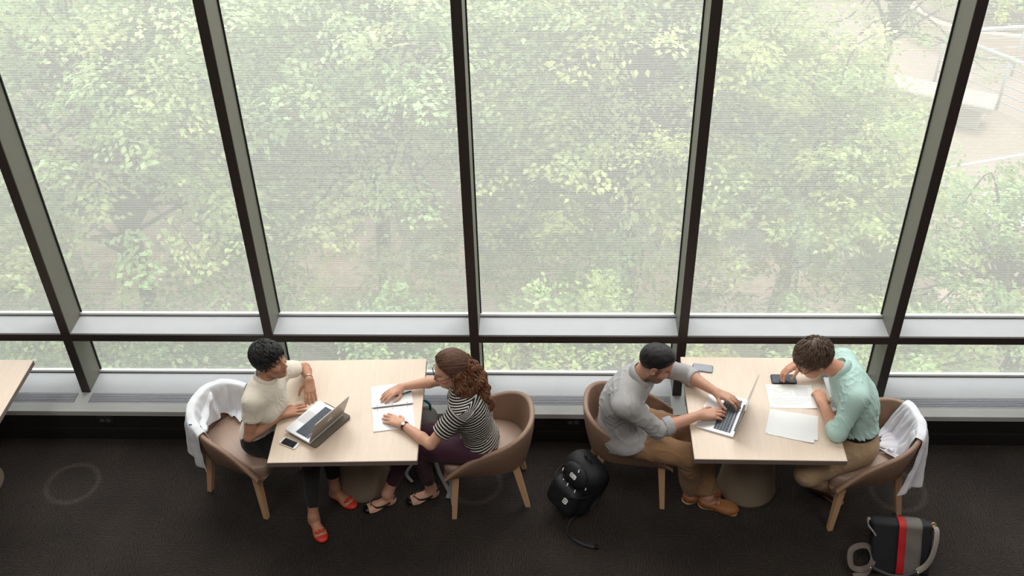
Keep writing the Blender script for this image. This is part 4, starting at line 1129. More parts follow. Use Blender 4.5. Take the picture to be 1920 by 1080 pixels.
def woman_b():
    J = dict(head=A(-.59, 4.672, 1.175), neck=A(-.528, 4.665, 1.035), chest=A(-.478, 4.66, .855), pelvis=A(-.435, 4.70, .57),
             shL=A(-.535, 4.528, .965), shR=A(-.515, 4.815, .965), elL=A(-.715, 4.452, .765), elR=A(-.70, 4.995, .79), wrL=A(-.905, 4.612, .778), wrR=A(-.945, 4.935, .785),
             hipL=A(-.445, 4.615, .545), hipR=A(-.445, 4.785, .545), knL=A(-.825, 4.615, .535), knR=A(-.875, 4.775, .525), anL=A(-.782, 4.712, .09), anR=A(-1.062, 4.645, .10))
    p = person('woman with long curly brown hair in a striped tee, seated at the left table', None)
    R = frame((-.90, -.26, -.20)); sc = .97
    skin = srgb(212, 162, 138)
    hands = dict(L=dict(d=(-.82, .56, -.12), dors=(.05, -.12, 1), sc=.90, curl=(.10, .08, .08, .10), spread=.10, base=.12),
                 R=dict(d=(-.80, -.58, -.12), dors=(-.05, -.1, 1), sc=.90, curl=(.34, .26, .26, .28), spread=.10, base=.12,
                        thumb=((.62, .70, -.34), (.95, .30, -.1), (.97, .05, -.22))))
    feet = dict(L=(-.93, -.36), R=(-.91, -.41))
    b = body(J, None, R, sc, skin, hands, feet, w=.92, fem=True, arm=.88, lips=srgb(188, 96, 90), brow=srgb(90, 58, 40), parent=p, leg=.92)
    s = SDF(); R0, R1 = torso(s, J, .95, .011, 1.0, bust=1)
    for h in 'LR': cone(s, J['sh' + h], J['sh' + h] + (J['el' + h] - J['sh' + h]) * .66, .066, .060, .03)
    s.cut(J['pelvis'] + A(.0, 0, -.035), norm(A(-.55, 0, -1)), .006)
    def at(V):
        up = norm(J['neck'] - J['pelvis']); q0 = V - J['pelvis']; v = q0 @ up; rad_ = np.linalg.norm(q0 - np.outer(v, up), axis=1); v = v - .9 * rad_ * np.clip((v - .41) / .05, 0, 1)
        for h in 'LR':
            u = J['el' + h] - J['sh' + h]; L = np.linalg.norm(u); u = u / L; q = V - J['sh' + h]; t = q @ u
            dist = np.linalg.norm(q - np.outer(t, u), axis=1)
            lat = norm(J['sh' + h] - J['neck']); m = (dist < .078) & (t > .0) & ((q @ lat > -.025) | (t > .09))
            v[m] = -t[m] + .004
        return {'stripe': v + .5}
    cloth('striped_tee', s, stripe_mat(), p, .0042, .0020, 46, 14, attrfn=at)
    m2 = fabric('maroon_trouser', srgb(62, 27, 45))
    s = SDF(); leg_clothes(s, J, .82, .97, .004, (.092, .064, .054, .043), top=(J['pelvis'] + A(0, 0, .0), A(0, 0, 1)))
    cloth('trousers', s, m2, p, .0052, .002, 28, 21)
    mn = mat('nude_leather', srgb(214, 176, 146), .5); mk = mat('black_patent', srgb(18, 16, 18), .25); ms = mat('shoe_sole', srgb(70, 50, 40), .7)
    for h in 'LR':
        Rf, o = foot_frame(J['an' + h], feet[h]); s = SDF(); W = foot(s, Rf, o, J['an' + h], .92, .0045, ank=False)
        s.cut(W(0, 0, .048), Rf @ norm(A(.16, 0, 1)), .004); s.ell(W(.190, 0, .022), A(.045, .040, .021) * .95, Rf, .012)
        q = cloth('slingback_flat', s, mn, p, .0036)
        s = SDF(); s.ell(W(.200, .001, .021), A(.042, .0425, .0245) * .95, Rf); s.cut(W(.205, 0, 0), -Rf[:, 0], .004)
        cloth('toe_cap', s, mk, q, .0034)
        st = MB()
        for g in (-1, 1):
            st.tube(catmull([W(.178, g * .006, .050), W(.150, g * .038, .044), W(.09, g * .043, .042), W(.04, g * .038, .062), W(.002, g * .018, .078), W(-.008, 0, .080)], 6), .0085, 6, flat=((0, 0, 1), (1, .5)))
        st.tube([W(.178, -.008, .050), W(.182, 0, .048), W(.178, .008, .050)], .0055, 6)
        st.build('strap', mk, q, smooth=True)
    glasses(J, R, sc, p)
    # long curly hair : smooth half-up crown, curls hanging to the shoulder blades
    def ex(s, W): s.ell(W(-.02, 0, .045), (.098 * sc, .084 * sc, .094 * sc), R, .02)
    V, F = hair_cap(J['head'], R, sc, (.108, .086, .102), (-.014, 0, .036), -.005, 1.45, ex, .0025, 40, ear=False, strk=(120, 20))
    mh = hair_mat('brown_hair', srgb(96, 62, 46))
    hr = mesh_obj('hair', V, F, mh, p)
    strands(J['head'], R, sc, 'hair_strands', mh, hr, 620, .13, (.112, .090, .106), lambda q: q[2] > .01 + 1.45 * q[0], sweep=(-.7, 0, -.2), r=.0036, seed=8, crown=(.125, 0, .085), lift=.03)
    W = lambda *q: J['head'] + R @ (A(*q) * sc)
    s = SDF()
    for g in (-1, 1):
        s.cap(W(-.035, g * .064, .01), W(-.035, g * .080, -.10), .032, .042, .03); s.cap(W(-.035, g * .080, -.10), W(-.025, g * .108, -.27), .042, .026, .03)
    s.cap(W(-.085, 0, .0), W(-.11, 0, -.14), .06, .075, .04); s.cap(W(-.11, .03, -.14), W(-.135, .05, -.35), .065, .040, .03); s.cap(W(-.11, -.03, -.14), W(-.135, -.05, -.35), .065, .040, .03)
    s.ell(W(.095, 0, -.03), (.098, .075, .13), R, .01, 's')
    s.disp(lambda P: -.010 * vnoise(P, 70, 2) - .005 * vnoise(P, 160, 4))
    mc = hair_mat('curly_hair', srgb(116, 76, 52), .5)
    V, F = s.mesh(.005, 0); ms_ = mesh_obj('curly_lengths', V, F, mc, hr)
    r = np.random.default_rng(3); mb = MB()
    for i in range(140):
        side = r.uniform(-1, 1)
        if i % 2: a = W(-.10 + r.uniform(-.03, .03), side * .09, r.uniform(-.03, .03)); e = W(-.15 + r.uniform(-.04, .05), side * .13, -.30 + r.uniform(-.06, .10))
        else: g = 1 if side > 0 else -1; a = W(-.025 + r.uniform(-.05, .01), g * .086, r.uniform(-.05, .02)); e = W(-.01 + r.uniform(-.06, .04), g * (.115 + r.uniform(-.02, .025)), -.24 + r.uniform(-.06, .10))
        e[2] = max(e[2], .82); n = 40; ph = r.uniform(0, 6.28); turns = r.uniform(2.5, 4.5); rad = r.uniform(.006, .012); pts = []
        for j in range(n):
            t = j / (n - 1); c = a + (e - a) * t + A(0, 0, .0); q = rad * min(1, t * 3)
            pts.append(c + A(math.cos(ph + turns * 2 * PI * t), math.sin(ph + turns * 2 * PI * t), 0) * q)
        mb.tube(pts, np.linspace(.0034, .0014, n), 4)
    # locks that follow the outside of the hair mass
    from mathutils.kdtree import KDTree
    nm = np.zeros(len(V) * 3, dtype=np.float32); ms_.data.vertices.foreach_get('normal', nm); nm = nm.reshape(-1, 3)
    kd = KDTree(len(V))
    for i_, v_ in enumerate(V): kd.insert(v_, i_)
    kd.balance()
    for i in range(520):
        q = V[r.integers(len(V))].copy()
        if q[2] < J['head'][2] - .26: continue
        pts = []; ph = r.uniform(0, 6.28); tw = r.uniform(.5, .9) * (1 if r.random() < .5 else -1); sw = r.normal(size=3) * .25; st = r.uniform(.009, .012)
        for j in range(28):
            _, i_, _ = kd.find(q); n_ = nm[i_]
            if np.linalg.norm(V[i_] - q) > .03: break
            b_ = np.cross(n_, A(0, 0, 1)); b_ = b_ / (np.linalg.norm(b_) + 1e-6)
            pts.append(V[i_] + n_ * (.0045 + .004 * math.sin(ph + j * tw)) + b_ * .007 * math.cos(ph + j * tw))
            d_ = A(0, 0, -1) + sw * .5 + A(.25, 0, 0) * (1 if V[i_][0] > J['head'][0] else 0); d_ = d_ - n_ * (n_ @ d_); q = V[i_] + norm(d_) * st
            if q[2] < .80: break
        if len(pts) > 6: mb.tube(pts, np.linspace(.0048, .0022, len(pts)), 5)
    mb.build('curls', mc, hr, smooth=True)
    # watch
    c = J['wrL'] + (J['elL'] - J['wrL']) * .10; d = norm(J['wrL'] - J['elL'])
    wt = ring_on(p, 'watch', c, d, .0275, .0055, mat('watch_strap', srgb(58, 38, 32), .5))
    n = norm(A(-.15, -.35, 1)); n = norm(n - d * (n @ d)); x = d; y = np.cross(n, x); f = MB(); pl = [(.011 * math.cos(a), .011 * math.sin(a)) for a in np.linspace(0, 2 * PI, 20, endpoint=False)]
    V0 = [c + n * .029 + x * a + y * b_ for a, b_ in pl]; V1 = [v + n * .005 for v in V0]
    f.add(V0 + V1, [(j, (j + 1) % 20, 20 + (j + 1) % 20, 20 + j) for j in range(20)], 0); f.add(V1, [tuple(range(20))], 1)
    f.build('watch_face', [mat('watch_case', srgb(190, 160, 110), .3, 1.0), mat('watch_dial', srgb(235, 232, 225), .3)], wt)
    return J

# ---------------------------------------------------------------- men
def man_shirt(J, R, p, col, seed, w, hem, sleeves, amp, name, cuffr=.05, hemn=(0, 0, -1), loose=0):
    m = fabric(name, col, .4, 260, noise=.06, nscale=14)
    s = SDF(); R0, R1 = torso(s, J, w, .016, 1.06, k=.06)
    if loose: s.ell(J['pelvis'] + A(.01, 0, .02), (.125 + loose, .175 * w + loose, .16), R0, .06); s.ell(J['pelvis'] * .55 + J['chest'] * .45, (.105 + loose, .142 * w + loose, .17), R0, .06); [s.ell(J['hip' + h] + (J['kn' + h] - J['hip' + h]) * .12, A(.127, .127, .122), None, .05) for h in 'LR']
    for h in 'LR':
        sh, el, wr = J['sh' + h], J['el' + h], J['wr' + h]; q = sleeves[h]
        s.cap(sh, el, .064, .056, .06); cone(s, el, el + (wr - el) * q, .056, cuffr, .02)
    s.cut(hem, norm(A(*hemn)), .008)
    o = cloth('shirt', s, m, p, .0046, amp, 44, seed)
    for h in 'LR':                                             # rolled cuff
        el, wr = J['el' + h], J['wr' + h]; q = sleeves[h]; a = el + (wr - el) * (q - .16); b = el + (wr - el) * (q + .03)
        s = SDF(); cone(s, a, b, cuffr + .008, cuffr + .003, .01, True, True); s.disp(lambda P: .0025 * vnoise(P, 60, seed + 3))
        cloth('cuff', s, m, o, .0044)
    up = norm(J['neck'] - J['chest']); up = norm(up + .6 * norm(J['head'] - J['neck']))
    collar(J, up, R1[:, 0], .067, 'collar', m, o)
    # front placket with buttons
    pm = mat(name + '_button', srgb(225, 222, 215), .4)
    f = R1[:, 0]
    for t in (.10, .35, .6, .85):
        c = J['neck'] * (1 - t) + J['chest'] * t + f * (.085 + .05 * t)
        MB().lathe([(.0001, .003), (.005, .003), (.005, 0), (.0001, 0)], 10, c=c).build('button', pm, o)
    return o
def man_c():
    J = dict(head=A(.635, 4.715, 1.195), neck=A(.535, 4.745, 1.065), chest=A(.455, 4.76, .87), pelvis=A(.455, 4.83, .57),
             shR=A(.455, 4.568, .985), shL=A(.665, 4.912, 1.0), elR=A(.665, 4.592, .762), elL=A(.875, 5.055, .805), wrR=A(.93, 4.688, .798), wrL=A(1.045, 4.872, .815),
             hipR=A(.485, 4.712, .55), hipL=A(.505, 4.91, .55), knR=A(.868, 4.60, .525), knL=A(.945, 4.775, .53), anR=A(.935, 4.70, .10), anL=A(1.035, 4.655, .10))
    p = person('man with cropped black hair in a grey shirt, typing at the right table', None)
    R = frame((.84, -.16, -.40)); sc = 1.04
    skin = srgb(194, 146, 122)
    hands = dict(R=dict(d=(.95, .22, -.10), dors=(0, -.15, 1), sc=1.0, curl=(.34, .30, .30, .32), spread=.08, base=.14),
                 L=dict(d=(.86, -.42, -.12), dors=(.0, .1, 1), sc=1.0, curl=(.36, .34, .34, .36), spread=.12, base=.16))
    feet = dict(R=(.95, .22), L=(.95, -.30))
    body(J, None, R, sc, skin, hands, feet, w=1.04, arm=1.02, lips=srgb(164, 104, 92), brow=srgb(20, 17, 17), stubble=np.array(skin) * A(.52, .50, .52), parent=p)
    man_shirt(J, R, p, srgb(172, 170, 172), 31, 1.10, J['pelvis'] + A(.05, 0, -.03), dict(R=.30, L=.26), .0046, 'grey_shirt', .053, (.50, 0, -1), loose=.016)
    m2 = fabric('khaki_brown', srgb(148, 112, 80), .4, 300)
    s = SDF(); leg_clothes(s, J, .93, 1.08, .010, (.102, .080, .072, .066), top=(J['pelvis'] + A(0, 0, .0), A(0, 0, 1)))
    cloth('trousers', s, m2, p, .0054, .0044, 42, 41)
    shoes(J, feet, p, srgb(146, 92, 50), 'boat_shoe')
    def ex(s, W): s.ell(W(.015, 0, .090), (.060, .056, .030), R, .03)
    V, F = hair_cap(J['head'], R, sc, (.1020, .0795, .0960), (-.013, 0, .034), .014, .80, ex, .0020, 160, strk=(160, 160))
    mesh_obj('hair', V, F, hair_mat('cropped_black_hair', srgb(24, 22, 24), .5), p)
    return J
def shoes(J, feet, p, col, name):
    ml = mat(name + '_leather', col, .6, noise=.08, nscale=30); mso = mat(name + '_sole', srgb(176, 140, 104), .7); mlc = mat(name + '_lace', [c * .6 for c in col], .7)
    for h in 'LR':
        Rf, o = foot_frame(J['an' + h], feet[h]); s = SDF(); W = foot(s, Rf, o, J['an' + h], 1.06, .008, ank=False)
        s.cut(W(0, 0, .066), Rf @ norm(A(.10, 0, 1)), .008); s.ell(W(.175, 0, .03), A(.068, .045, .033), Rf, .02); s.cut(W(0, 0, .008), A(0, 0, -1), .004)
        q = cloth(name, s, ml, p, .0042)
        s = SDF(); s.box(W(.12, 0, .008), (.115, .034, .008), .007, Rf); s.ell(W(.18, 0, .008), (.065, .047, .009), Rf, .02); s.ell(W(.03, 0, .008), (.045, .038, .009), Rf, .02); s.cut(A(0, 0, .0005), A(0, 0, -1), .002)
        cloth('sole', s, mso, q, .0042)
        b = MB()
        for t in (.105, .122, .139): b.tube([W(t, -.024, .058 - (t - .1) * .3), W(t + .006, 0, .068 - (t - .1) * .35), W(t, .024, .058 - (t - .1) * .3)], .0024, 5)
        b.tube(catmull([W(.100, 0, .070), W(.092, .02, .078), W(.104, .03, .066)], 5), .002, 5); b.tube(catmull([W(.100, 0, .070), W(.094, -.02, .077), W(.108, -.03, .062)], 5), .002, 5)
        b.build('laces', mlc, q, smooth=True)
def man_d():
    J = dict(head=A(1.597, 4.838, 1.13), neck=A(1.785, 4.82, 1.05), chest=A(1.885, 4.78, .86), pelvis=A(1.945, 4.725, .57),
             shL=A(1.83, 4.645, .985), shR=A(1.83, 4.985, .985), elL=A(1.735, 4.552, .785), elR=A(1.80, 5.125, .80), wrL=A(1.700, 4.815, .785), wrR=A(1.60, 5.11, .86),
             hipL=A(1.925, 4.632, .55), hipR=A(1.935, 4.815, .55), knL=A(1.60, 4.515, .465), knR=A(1.60, 4.69, .49), anL=A(1.885, 4.715, .12), anR=A(1.90, 4.81, .12))
    p = person('man with glasses in a mint green shirt, bent over papers at the right table', None)
    R = frame((-.82, -.16, -.50)); sc = 1.05
    skin = srgb(212, 156, 130)
    hands = dict(L=dict(d=(.02, .98, -.12), dors=(.12, 0, 1), sc=1.0, curl=(.55, .60, .62, .62), spread=.04, base=.25),
                 R=dict(d=(-.80, -.30, -.45), dors=(-.30, .25, .85), sc=.98, curl=(.42, .5, .55, .6), spread=.07, base=.15, thumb=((.70, .62, -.35), (.92, .15, -.35), (.95, -.1, -.25))))
    feet = dict(L=(-.70, .70), R=(-.75, .65))
    body(J, None, R, sc, skin, hands, feet, w=1.0, arm=1.0, lips=srgb(190, 116, 104), brow=srgb(60, 42, 32), parent=p)
    up0 = norm(J['chest'] - J['pelvis'])
    man_shirt(J, R, p, srgb(188, 219, 213), 52, 1.02, J['pelvis'] + up0 * .085, dict(R=.30, L=.22), .0044, 'mint_shirt', .051, tuple(-up0))
    m2 = fabric('khaki_tan', srgb(170, 142, 112), .4, 300)
    s = SDF(); leg_clothes(s, J, .92, .93, .004, (.098, .076, .066, .058), top=(J['pelvis'] + up0 * .085, up0))
    tr = cloth('trousers', s, m2, p, .0054, .0040, 44, 61)
    s = SDF(); hl = norm(J['hipL'] - J['hipR']); x = norm(np.cross(hl, up0)); R0 = np.stack([x, np.cross(up0, x), up0], 1)
    s.ell(J['pelvis'], (.112 + .018, .165 * .93 + .018, .125 + .026), R0, .05); s.ell(J['pelvis'] * .6 + J['chest'] * .4, (.098 + .016, .138 * .95 + .018, .14), R0, .05)
    s.cut(J['pelvis'] + up0 * .108, up0, .003); s.cut(J['pelvis'] + up0 * .074, -up0, .003)
    cloth('belt', s, mat('black_belt', srgb(20, 20, 24), .45), tr, .0044)
    shoes(J, feet, p, srgb(84, 36, 28), 'loafer')
    def ex(s, W):
        s.ell(W(.030, 0, .088), (.066, .062, .038), R, .03)
    V, F = hair_cap(J['head'], R, sc, (.107, .083, .101), (-.014, 0, .036), .006, .64, ex, .0045, 60, strk=(110, 22))
    mh = hair_mat('brown_short_hair', srgb(92, 72, 60)); hr = mesh_obj('hair', V, F, mh, p)
    strands(J['head'], R, sc, 'hair_locks', mh, hr, 760, .060, (.111, .087, .108), lambda q: q[2] > .012 + .70 * q[0], sweep=(.5, .25, .1), r=.0036, seed=12, lift=.09)
    glasses(J, R, sc, p, w=.025, h=.016)
    return J
import time as _t
_t0 = _t.perf_counter()
JA = woman_a(); JB = woman_b(); JC = man_c(); JD = man_d()
print('people', round(_t.perf_counter() - _t0, 1), 's')
# ================================================================ OUTSIDE, BELOW THE WINDOW
GZ = -4.0
M_conc = mat('plaza_concrete', srgb(158, 142, 129), .9, noise=.10, nscale=1.2)
M_mulch = mat('mulch', srgb(112, 98, 86), .95, noise=.35, nscale=3)
M_stone = mat('pale_stone', srgb(170, 165, 154), .85, noise=.08, nscale=4)
M_wallg = mat('grey_stone_wall', srgb(128, 121, 117), .9, noise=.15, nscale=2)
M_steel = mat('painted_steel', srgb(176, 178, 178), .45, .2)
M_bark = mat('bark', srgb(84, 74, 64), .9, noise=.3, nscale=14, bump=.5, bscale=40)
struct(MB().box((0, 25, GZ - .1), (90, 42, .2)).build('ground', M_conc))
struct(MB().prism([(-30, 5.7), (3.6, 5.7), (4.4, 9.5), (5.6, 12.2), (4.2, 15.8), (5.2, 19.0), (2.0, 26.0), (-30, 26.0)], GZ, GZ + .06).build('planting_bed', M_mulch))
struct(MB().box((0, 5.72, GZ / 2 - .05), (2 * XW, .10, -GZ - .12)).build('wall_exterior', M_wallg))

def leaf_mat(name, col, var=.25):
    m = bpy.data.materials.new(name); m.use_nodes = True; nt = m.node_tree; N = nt.nodes; L = nt.links
    b = N['Principled BSDF']; b.inputs['Roughness'].default_value = .5; b.inputs['Specular IOR Level'].default_value = .35
    at = N.new('ShaderNodeAttribute'); at.attribute_name = 'Col'
    L.new(at.outputs['Color'], b.inputs['Base Color'])
    tl = N.new('ShaderNodeBsdfTranslucent'); L.new(at.outputs['Color'], tl.inputs[0])
    mx = N.new('ShaderNodeMixShader'); mx.inputs[0].default_value = .38; L.new(b.outputs[0], mx.inputs[1]); L.new(tl.outputs[0], mx.inputs[2])
    L.new(mx.outputs[0], N['Material Output'].inputs[0]); return m
M_leaf = leaf_mat('leaf', None)
LEAF = A(.36, .47, .21)

def leaves(P, D, Nn, size, col, name, parent, r):
    """P centres, D leaf axis, Nn normals -> one foliage mesh of pointed leaves"""
    n = len(P); S = np.cross(D, Nn); S /= np.linalg.norm(S, axis=1)[:, None] + 1e-9
    L = size * r.uniform(.65, 1.25, n)[:, None]; Wd = L * r.uniform(.26, .36, n)[:, None]
    dr = Nn * L * .10
    V = np.stack([P - D * L * .5, P - D * L * .05 + S * Wd + dr, P + D * L * .5 - dr, P - D * L * .05 - S * Wd + dr], 1).reshape(-1, 3)
    F = np.arange(n * 4).reshape(-1, 4)
    return mesh_obj(name, V, F, M_leaf, parent, smooth=False, cols=np.repeat(col, 4, axis=0))

def tree(label, base, crown, rad, nspray, nleaf, size, tint, seed, cat='tree', group='trees outside the window', trunk=.13, bare=0, name='leafy_tree'):
    nleaf = int(nleaf * 1.45); size = size * .82
    r = np.random.default_rng(seed); base = A(*base); crown = A(*crown); rad = A(*rad)
    t = empty(name, tuple(base)); tag(t, label, cat, group)
    mb = MB(); top = crown + A(0, 0, rad[2] * .45) - base
    pts = catmull([A(0, 0, 0), A(r.normal() * .1, r.normal() * .1, top[2] * .35), top * A(.6, .6, .7), top], 6); k = len(pts)
    mb.tube(pts, np.linspace(trunk, trunk * .25, k), 10)
    mb.build('trunk', M_bark, t, smooth=True)
    PP = []; DD = []; NN = []; CC = []; br = MB()
    for i in range(nspray):
        u = norm(r.normal(size=3)); q = r.uniform(.35, 1) ** .5
        if u[2] < -.5: u[2] *= -.6; u = norm(u)
        c = crown + u * rad * q
        d = norm(u * A(1, 1, .35) + A(0, 0, -.15) + r.normal(size=3) * .3)
        ln = r.uniform(.45, .95) * min(1.0, rad.mean() * .5)
        nb = norm(A(0, 0, 1) + .45 * u + r.normal(size=3) * .30); nb = norm(nb - d * (nb @ d)); s = np.cross(d, nb)
        st = c - d * ln * .5
        if i % 3 == 0 or bare:
            j = pts[min(k - 1, int(k * r.uniform(.5, .95)))] + base
            br.tube(catmull([j - base, (j * .5 + st * .5) + A(0, 0, .12) - base, st - base, c + d * ln * .3 - base], 4), np.linspace(.028, .005, 13), 5)
        n = int(nleaf * r.uniform(.6, 1.3))
        a = r.uniform(-.5, .55, n); w = r.normal(size=n) * .30 * ln * (1 - np.abs(a))
        P = c + np.outer(a * ln, d) + np.outer(w, s) + np.outer(r.normal(size=n) * .06 - .12 * np.abs(w), nb)
        D = d * .7 + np.outer(np.sign(w), s) * .8 + r.normal(size=(n, 3)) * .35; D /= np.linalg.norm(D, axis=1)[:, None]
        Nl = nb + r.normal(size=(n, 3)) * .42; Nl -= D * np.sum(Nl * D, 1)[:, None]; Nl /= np.linalg.norm(Nl, axis=1)[:, None]
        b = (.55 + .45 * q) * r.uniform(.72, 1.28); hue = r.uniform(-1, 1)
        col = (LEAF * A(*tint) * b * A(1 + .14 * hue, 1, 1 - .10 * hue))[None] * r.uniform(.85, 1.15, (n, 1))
        PP.append(P); DD.append(D); NN.append(Nl); CC.append(col)
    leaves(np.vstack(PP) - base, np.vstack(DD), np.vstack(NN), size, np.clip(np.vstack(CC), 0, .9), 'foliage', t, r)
    if len(br.V): br.build('branches', M_bark, t, smooth=True)
    return t
tree('broad pale green tree behind the leftmost glass bays, drooping sprays', (-4.7, 9.4, GZ), (-4.5, 9.6, -.4), (2.2, 2.0, 3.0), 400, 95, .085, (1.0, 1.0, .95), 3)
tree('soft green tree filling the bay above the woman in cream', (-1.9, 10.3, GZ), (-1.9, 10.3, -.4), (2.0, 1.8, 2.9), 360, 95, .085, (1.02, 1.0, 1.0), 5)
tree('bright green tree close behind the middle bay', (.9, 9.7, GZ), (.9, 9.9, -.3), (1.9, 1.6, 3.0), 400, 95, .085, (1.12, 1.06, .95), 7)
tree('yellow-green tree close behind the bay over the right table', (2.75, 9.8, GZ), (2.8, 9.7, -1.1), (1.25, 1.3, 2.2), 250, 90, .080, (1.12, 1.05, .92), 9)
tree('thin open tree with visible dark branches near the right mullion', (5.35, 15.6, GZ), (5.2, 15.4, -1.2), (1.7, 1.5, 2.3), 50, 55, .08, (.95, 1.0, .95), 11, bare=1, trunk=.10)
tree('low leafy tree at the lower right, in front of the white stand-in tables', (5.4, 10.0, GZ), (5.3, 10.0, -2.2), (1.8, 1.3, 1.3), 150, 85, .08, (.98, 1.0, .95), 13)
tree('tall back tree between the second and third bays', (-3.2, 15.8, GZ), (-3.2, 15.6, .2), (3.2, 2.2, 3.2), 330, 95, .10, (.90, .96, 1.0), 15)
tree('far green tree behind the bright middle tree', (1.6, 15.2, GZ), (1.2, 15.0, -.2), (2.6, 2.2, 3.0), 300, 95, .10, (.95, 1.0, 1.0), 17)
tree('far left tree against the edge of the photo', (-8.2, 13.0, GZ), (-8.0, 12.8, .2), (2.6, 2.4, 2.8), 260, 90, .09, (.95, 1.0, .95), 19)
def bush(label, c, rad, ns, nl, size, tint, seed, grp='low shrubs below the window'):
    return tree(label, (c[0], c[1], GZ), c, rad, ns, nl, size, tint, seed, 'shrub', grp, trunk=.04, name='shrub')
bush('yellow-green shrub seen low in the middle pane', (.4, 7.7, -1.9), (1.3, .9, 1.3), 130, 85, .075, (1.15, 1.08, .9), 23)
bush('green shrub low behind the left table', (-1.9, 7.9, -2.2), (1.5, .9, 1.3), 130, 85, .075, (.95, 1.0, .95), 25)
bush('green shrub low under the leftmost full bay', (-4.6, 7.8, -2.3), (1.6, .9, 1.3), 130, 85, .075, (.95, 1.0, .95), 27)
bush('green shrub low behind the right table', (3.0, 7.8, -2.2), (1.4, .9, 1.3), 120, 85, .075, (1.05, 1.03, .92), 29)
bush('green shrub low at the right edge', (5.4, 8.3, -3.0), (1.4, .9, .9), 90, 85, .075, (.95, 1.0, .95), 31)
bush('pink flowering shrub beyond the trees on the right', (4.9, 17.3, -3.3), (1.1, .8, .7), 60, 80, .09, (1.9, .85, 2.2), 33)
bush('bright lime shrub in the curved planter at upper right', (9.0, 20.3, -3.0), (.75, .5, .5), 45, 80, .10, (1.5, 1.25, .6), 35)

# stone bench, railings, planter
bn = empty('stone_bench', (7.0, 17.35, GZ), math.radians(-28)); tag(bn, 'pale stone slab bench on the plaza, upper right beyond the glass', 'bench')
MB().box((0, 0, .46), (1.9, .62, .12), bev=.02).build('slab', M_stone, bn)
for x in (-.6, .6): MB().box((x, 0, .20), (.35, .42, .40), bev=.02).build('block', M_stone, bn)
def railing(label, a, b, bars, h=1.0):
    a = A(*a); b = A(*b); t = empty('railing', tuple(a)); tag(t, label, 'railing', 'railings on the plaza'); d = b - a
    MB().tube([A(0, 0, h), d + A(0, 0, h)], .045, 10).build('top_rail', M_steel, t, smooth=True)
    n = 4
    for i in range(n): MB().tube([d * i / (n - 1), d * i / (n - 1) + A(0, 0, h)], .028, 8).build('post', M_steel, t, smooth=True)
    for j in range(bars): MB().tube([A(0, 0, h * (j + 1) / (bars + 1)), d + A(0, 0, h * (j + 1) / (bars + 1))], .014, 6).build('bar', M_steel, t, smooth=True)
railing('near sloping railing with horizontal bars at the upper right', (7.5, 18.5, GZ), (9.6, 15.8, GZ), 5)
railing('far nearly level railing under the planter at the upper right', (7.4, 18.75, GZ), (12.0, 19.4, GZ), 4)
hr_ = empty('handrail', (5.9, 14.0, GZ)); tag(hr_, 'thin white handrail crossing the foliage at right', 'handrail')
MB().tube([A(0, 0, .9), A(4.2, 1.3, .9)], .022, 8).build('rail', mat('white_rail', srgb(230, 230, 228), .4), hr_, smooth=True)
for q in (0.05, .5, .95): MB().tube([A(4.2 * q, 1.3 * q, 0), A(4.2 * q, 1.3 * q, .9)], .018, 8).build('post', M_steel, hr_, smooth=True)
pl = empty('curved_planter', (9.6, 21.0, GZ)); tag(pl, 'curved pinkish planter with soil at the upper right', 'planter')
cv = [(2.2 * math.cos(a), 1.5 * math.sin(a)) for a in np.linspace(PI, 2 * PI, 25)]
q = MB(); q.prism(cv + [(2.2, .9), (-2.2, .9)], 0, .55); q.build('planter_wall', mat('planter_pink', srgb(196, 172, 156), .85, noise=.06, nscale=3), pl)
MB().prism([(x * .9, y * .9) for x, y in cv] + [(2.0, .8), (-2.0, .8)], .55, .60).build('soil', M_mulch, pl)
bw = MB().box((9.6, 23.4, GZ + 1.1), (9, .5, 2.2)).build('garden_wall', M_wallg); tag(bw, 'rough grey stone garden wall behind the curved planter', 'wall')
# white tables and blue box, stand-ins for unidentified patches behind the leaves
M_wt = mat('white_table', srgb(240, 242, 246), .3)
for (x, y, lb) in ((6.75, 13.2, 'white round table standing in for an unidentified pale patch, left of the pair'), (8.1, 12.6, 'white round table standing in for an unidentified pale patch, right of the pair')):
    t = empty('stand_in_table', (x, y, GZ)); tag(t, lb, 'table', 'white stand-in tables outside')
    MB().lathe([(.46, .70), (.47, .71), (.47, .73), (.45, .74)], 32).build('tabletop', M_wt, t, smooth=True, sharp=40)
    MB().lathe([(.03, .02), (.03, .70)], 12).build('stem', M_steel, t, smooth=True, sharp=40); MB().lathe([(.26, 0), (.26, .015), (.05, .03)], 24).build('foot', M_steel, t, smooth=True, sharp=40)
cb_ = empty('stand_in_box', (6.95, 12.2, GZ)); tag(cb_, 'blue and white box standing in for an unidentified patch, below the stand-in tables', 'box')
MB().box((0, 0, .15), (.42, .30, .30), bev=.02).build('box_body', M_wt, cb_); MB().box((0, 0, .33), (.43, .31, .06), bev=.02).build('lid', mat('box_blue', srgb(70, 128, 196), .4), cb_)
SKY = 1.0; SKYA = 1500; FILL = 45; SUN = 1.0; EXPO = 0.9; VIEW = 'Standard'
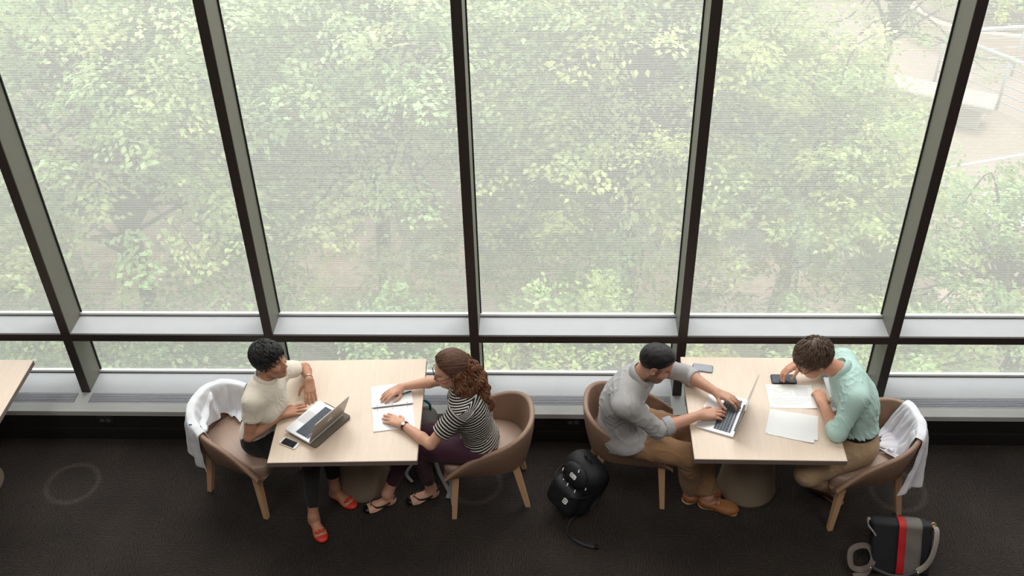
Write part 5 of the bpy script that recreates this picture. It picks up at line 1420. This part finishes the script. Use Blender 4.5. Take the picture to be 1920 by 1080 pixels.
# ================================================================ LIGHT AND CAMERA
w = bpy.data.worlds.new('sky'); SC.world = w; w.use_nodes = True
wn = w.node_tree.nodes; wl = w.node_tree.links; bg = wn['Background']
tcw = wn.new('ShaderNodeTexCoord'); spw = wn.new('ShaderNodeSeparateXYZ'); wl.new(tcw.outputs['Generated'], spw.inputs[0])
crw = wn.new('ShaderNodeValToRGB'); ew = crw.color_ramp.elements
ew[0].position = .0; ew[0].color = (.88, .89, .88, 1); ew[1].position = .6; ew[1].color = (.93, .97, 1.0, 1)
wl.new(spw.outputs['Z'], crw.inputs[0]); wl.new(crw.outputs[0], bg.inputs['Color']); bg.inputs['Strength'].default_value = SKY
def area(name, loc, target, size, energy, col=(1, 1, 1)):
    l = bpy.data.lights.new(name, 'AREA'); l.shape = 'RECTANGLE'; l.size, l.size_y = size; l.energy = energy; l.color = col
    o = bpy.data.objects.new(name, l); COL.objects.link(o); o.location = loc
    d = Vector(target) - Vector(loc); o.rotation_euler = d.to_track_quat('-Z', 'Y').to_euler(); return o
area('sky_light', (0, 11.5, 11.5), (0, 4.5, .5), (16, 6), SKYA, (1.0, .99, .97))
for x in (-3.5, 0, 3.5): area('room_fill_light', (x, 1.2, ZT - .05), (x, 1.3, 0), (1.2, 2.6), FILL, (1.0, .96, .90))  # unseen fill lamps, added to raise the ambient on the room side
sun = bpy.data.lights.new('sun', 'SUN'); sun.energy = SUN; sun.angle = math.radians(20); sun.color = (1, .98, .92)
so = bpy.data.objects.new('sun', sun); COL.objects.link(so); so.rotation_euler = (math.radians(-8), math.radians(14), 0)
cam = bpy.data.cameras.new('camera'); co = bpy.data.objects.new('camera', cam); COL.objects.link(co)
cam.sensor_width = 36; cam.lens = 1977.113 / 1920 * 36; cam.clip_start = .05; cam.clip_end = 200
r_, u_, f_ = norm((.9994, .0294, -.0199)), norm((-.0021, .61, .7924)), norm((-.0354, .7919, -.6096))
co.matrix_world = Matrix(((r_[0], u_[0], -f_[0], 0), (r_[1], u_[1], -f_[1], 0), (r_[2], u_[2], -f_[2], 5.3863), (0, 0, 0, 1)))
SC.camera = co
SC.view_settings.view_transform = VIEW; SC.view_settings.look = 'None'; SC.view_settings.exposure = EXPO
SC.cycles.max_bounces = 10; SC.cycles.transparent_max_bounces = 12; SC.cycles.use_denoising = True
SC.cycles.sample_clamp_indirect = 6
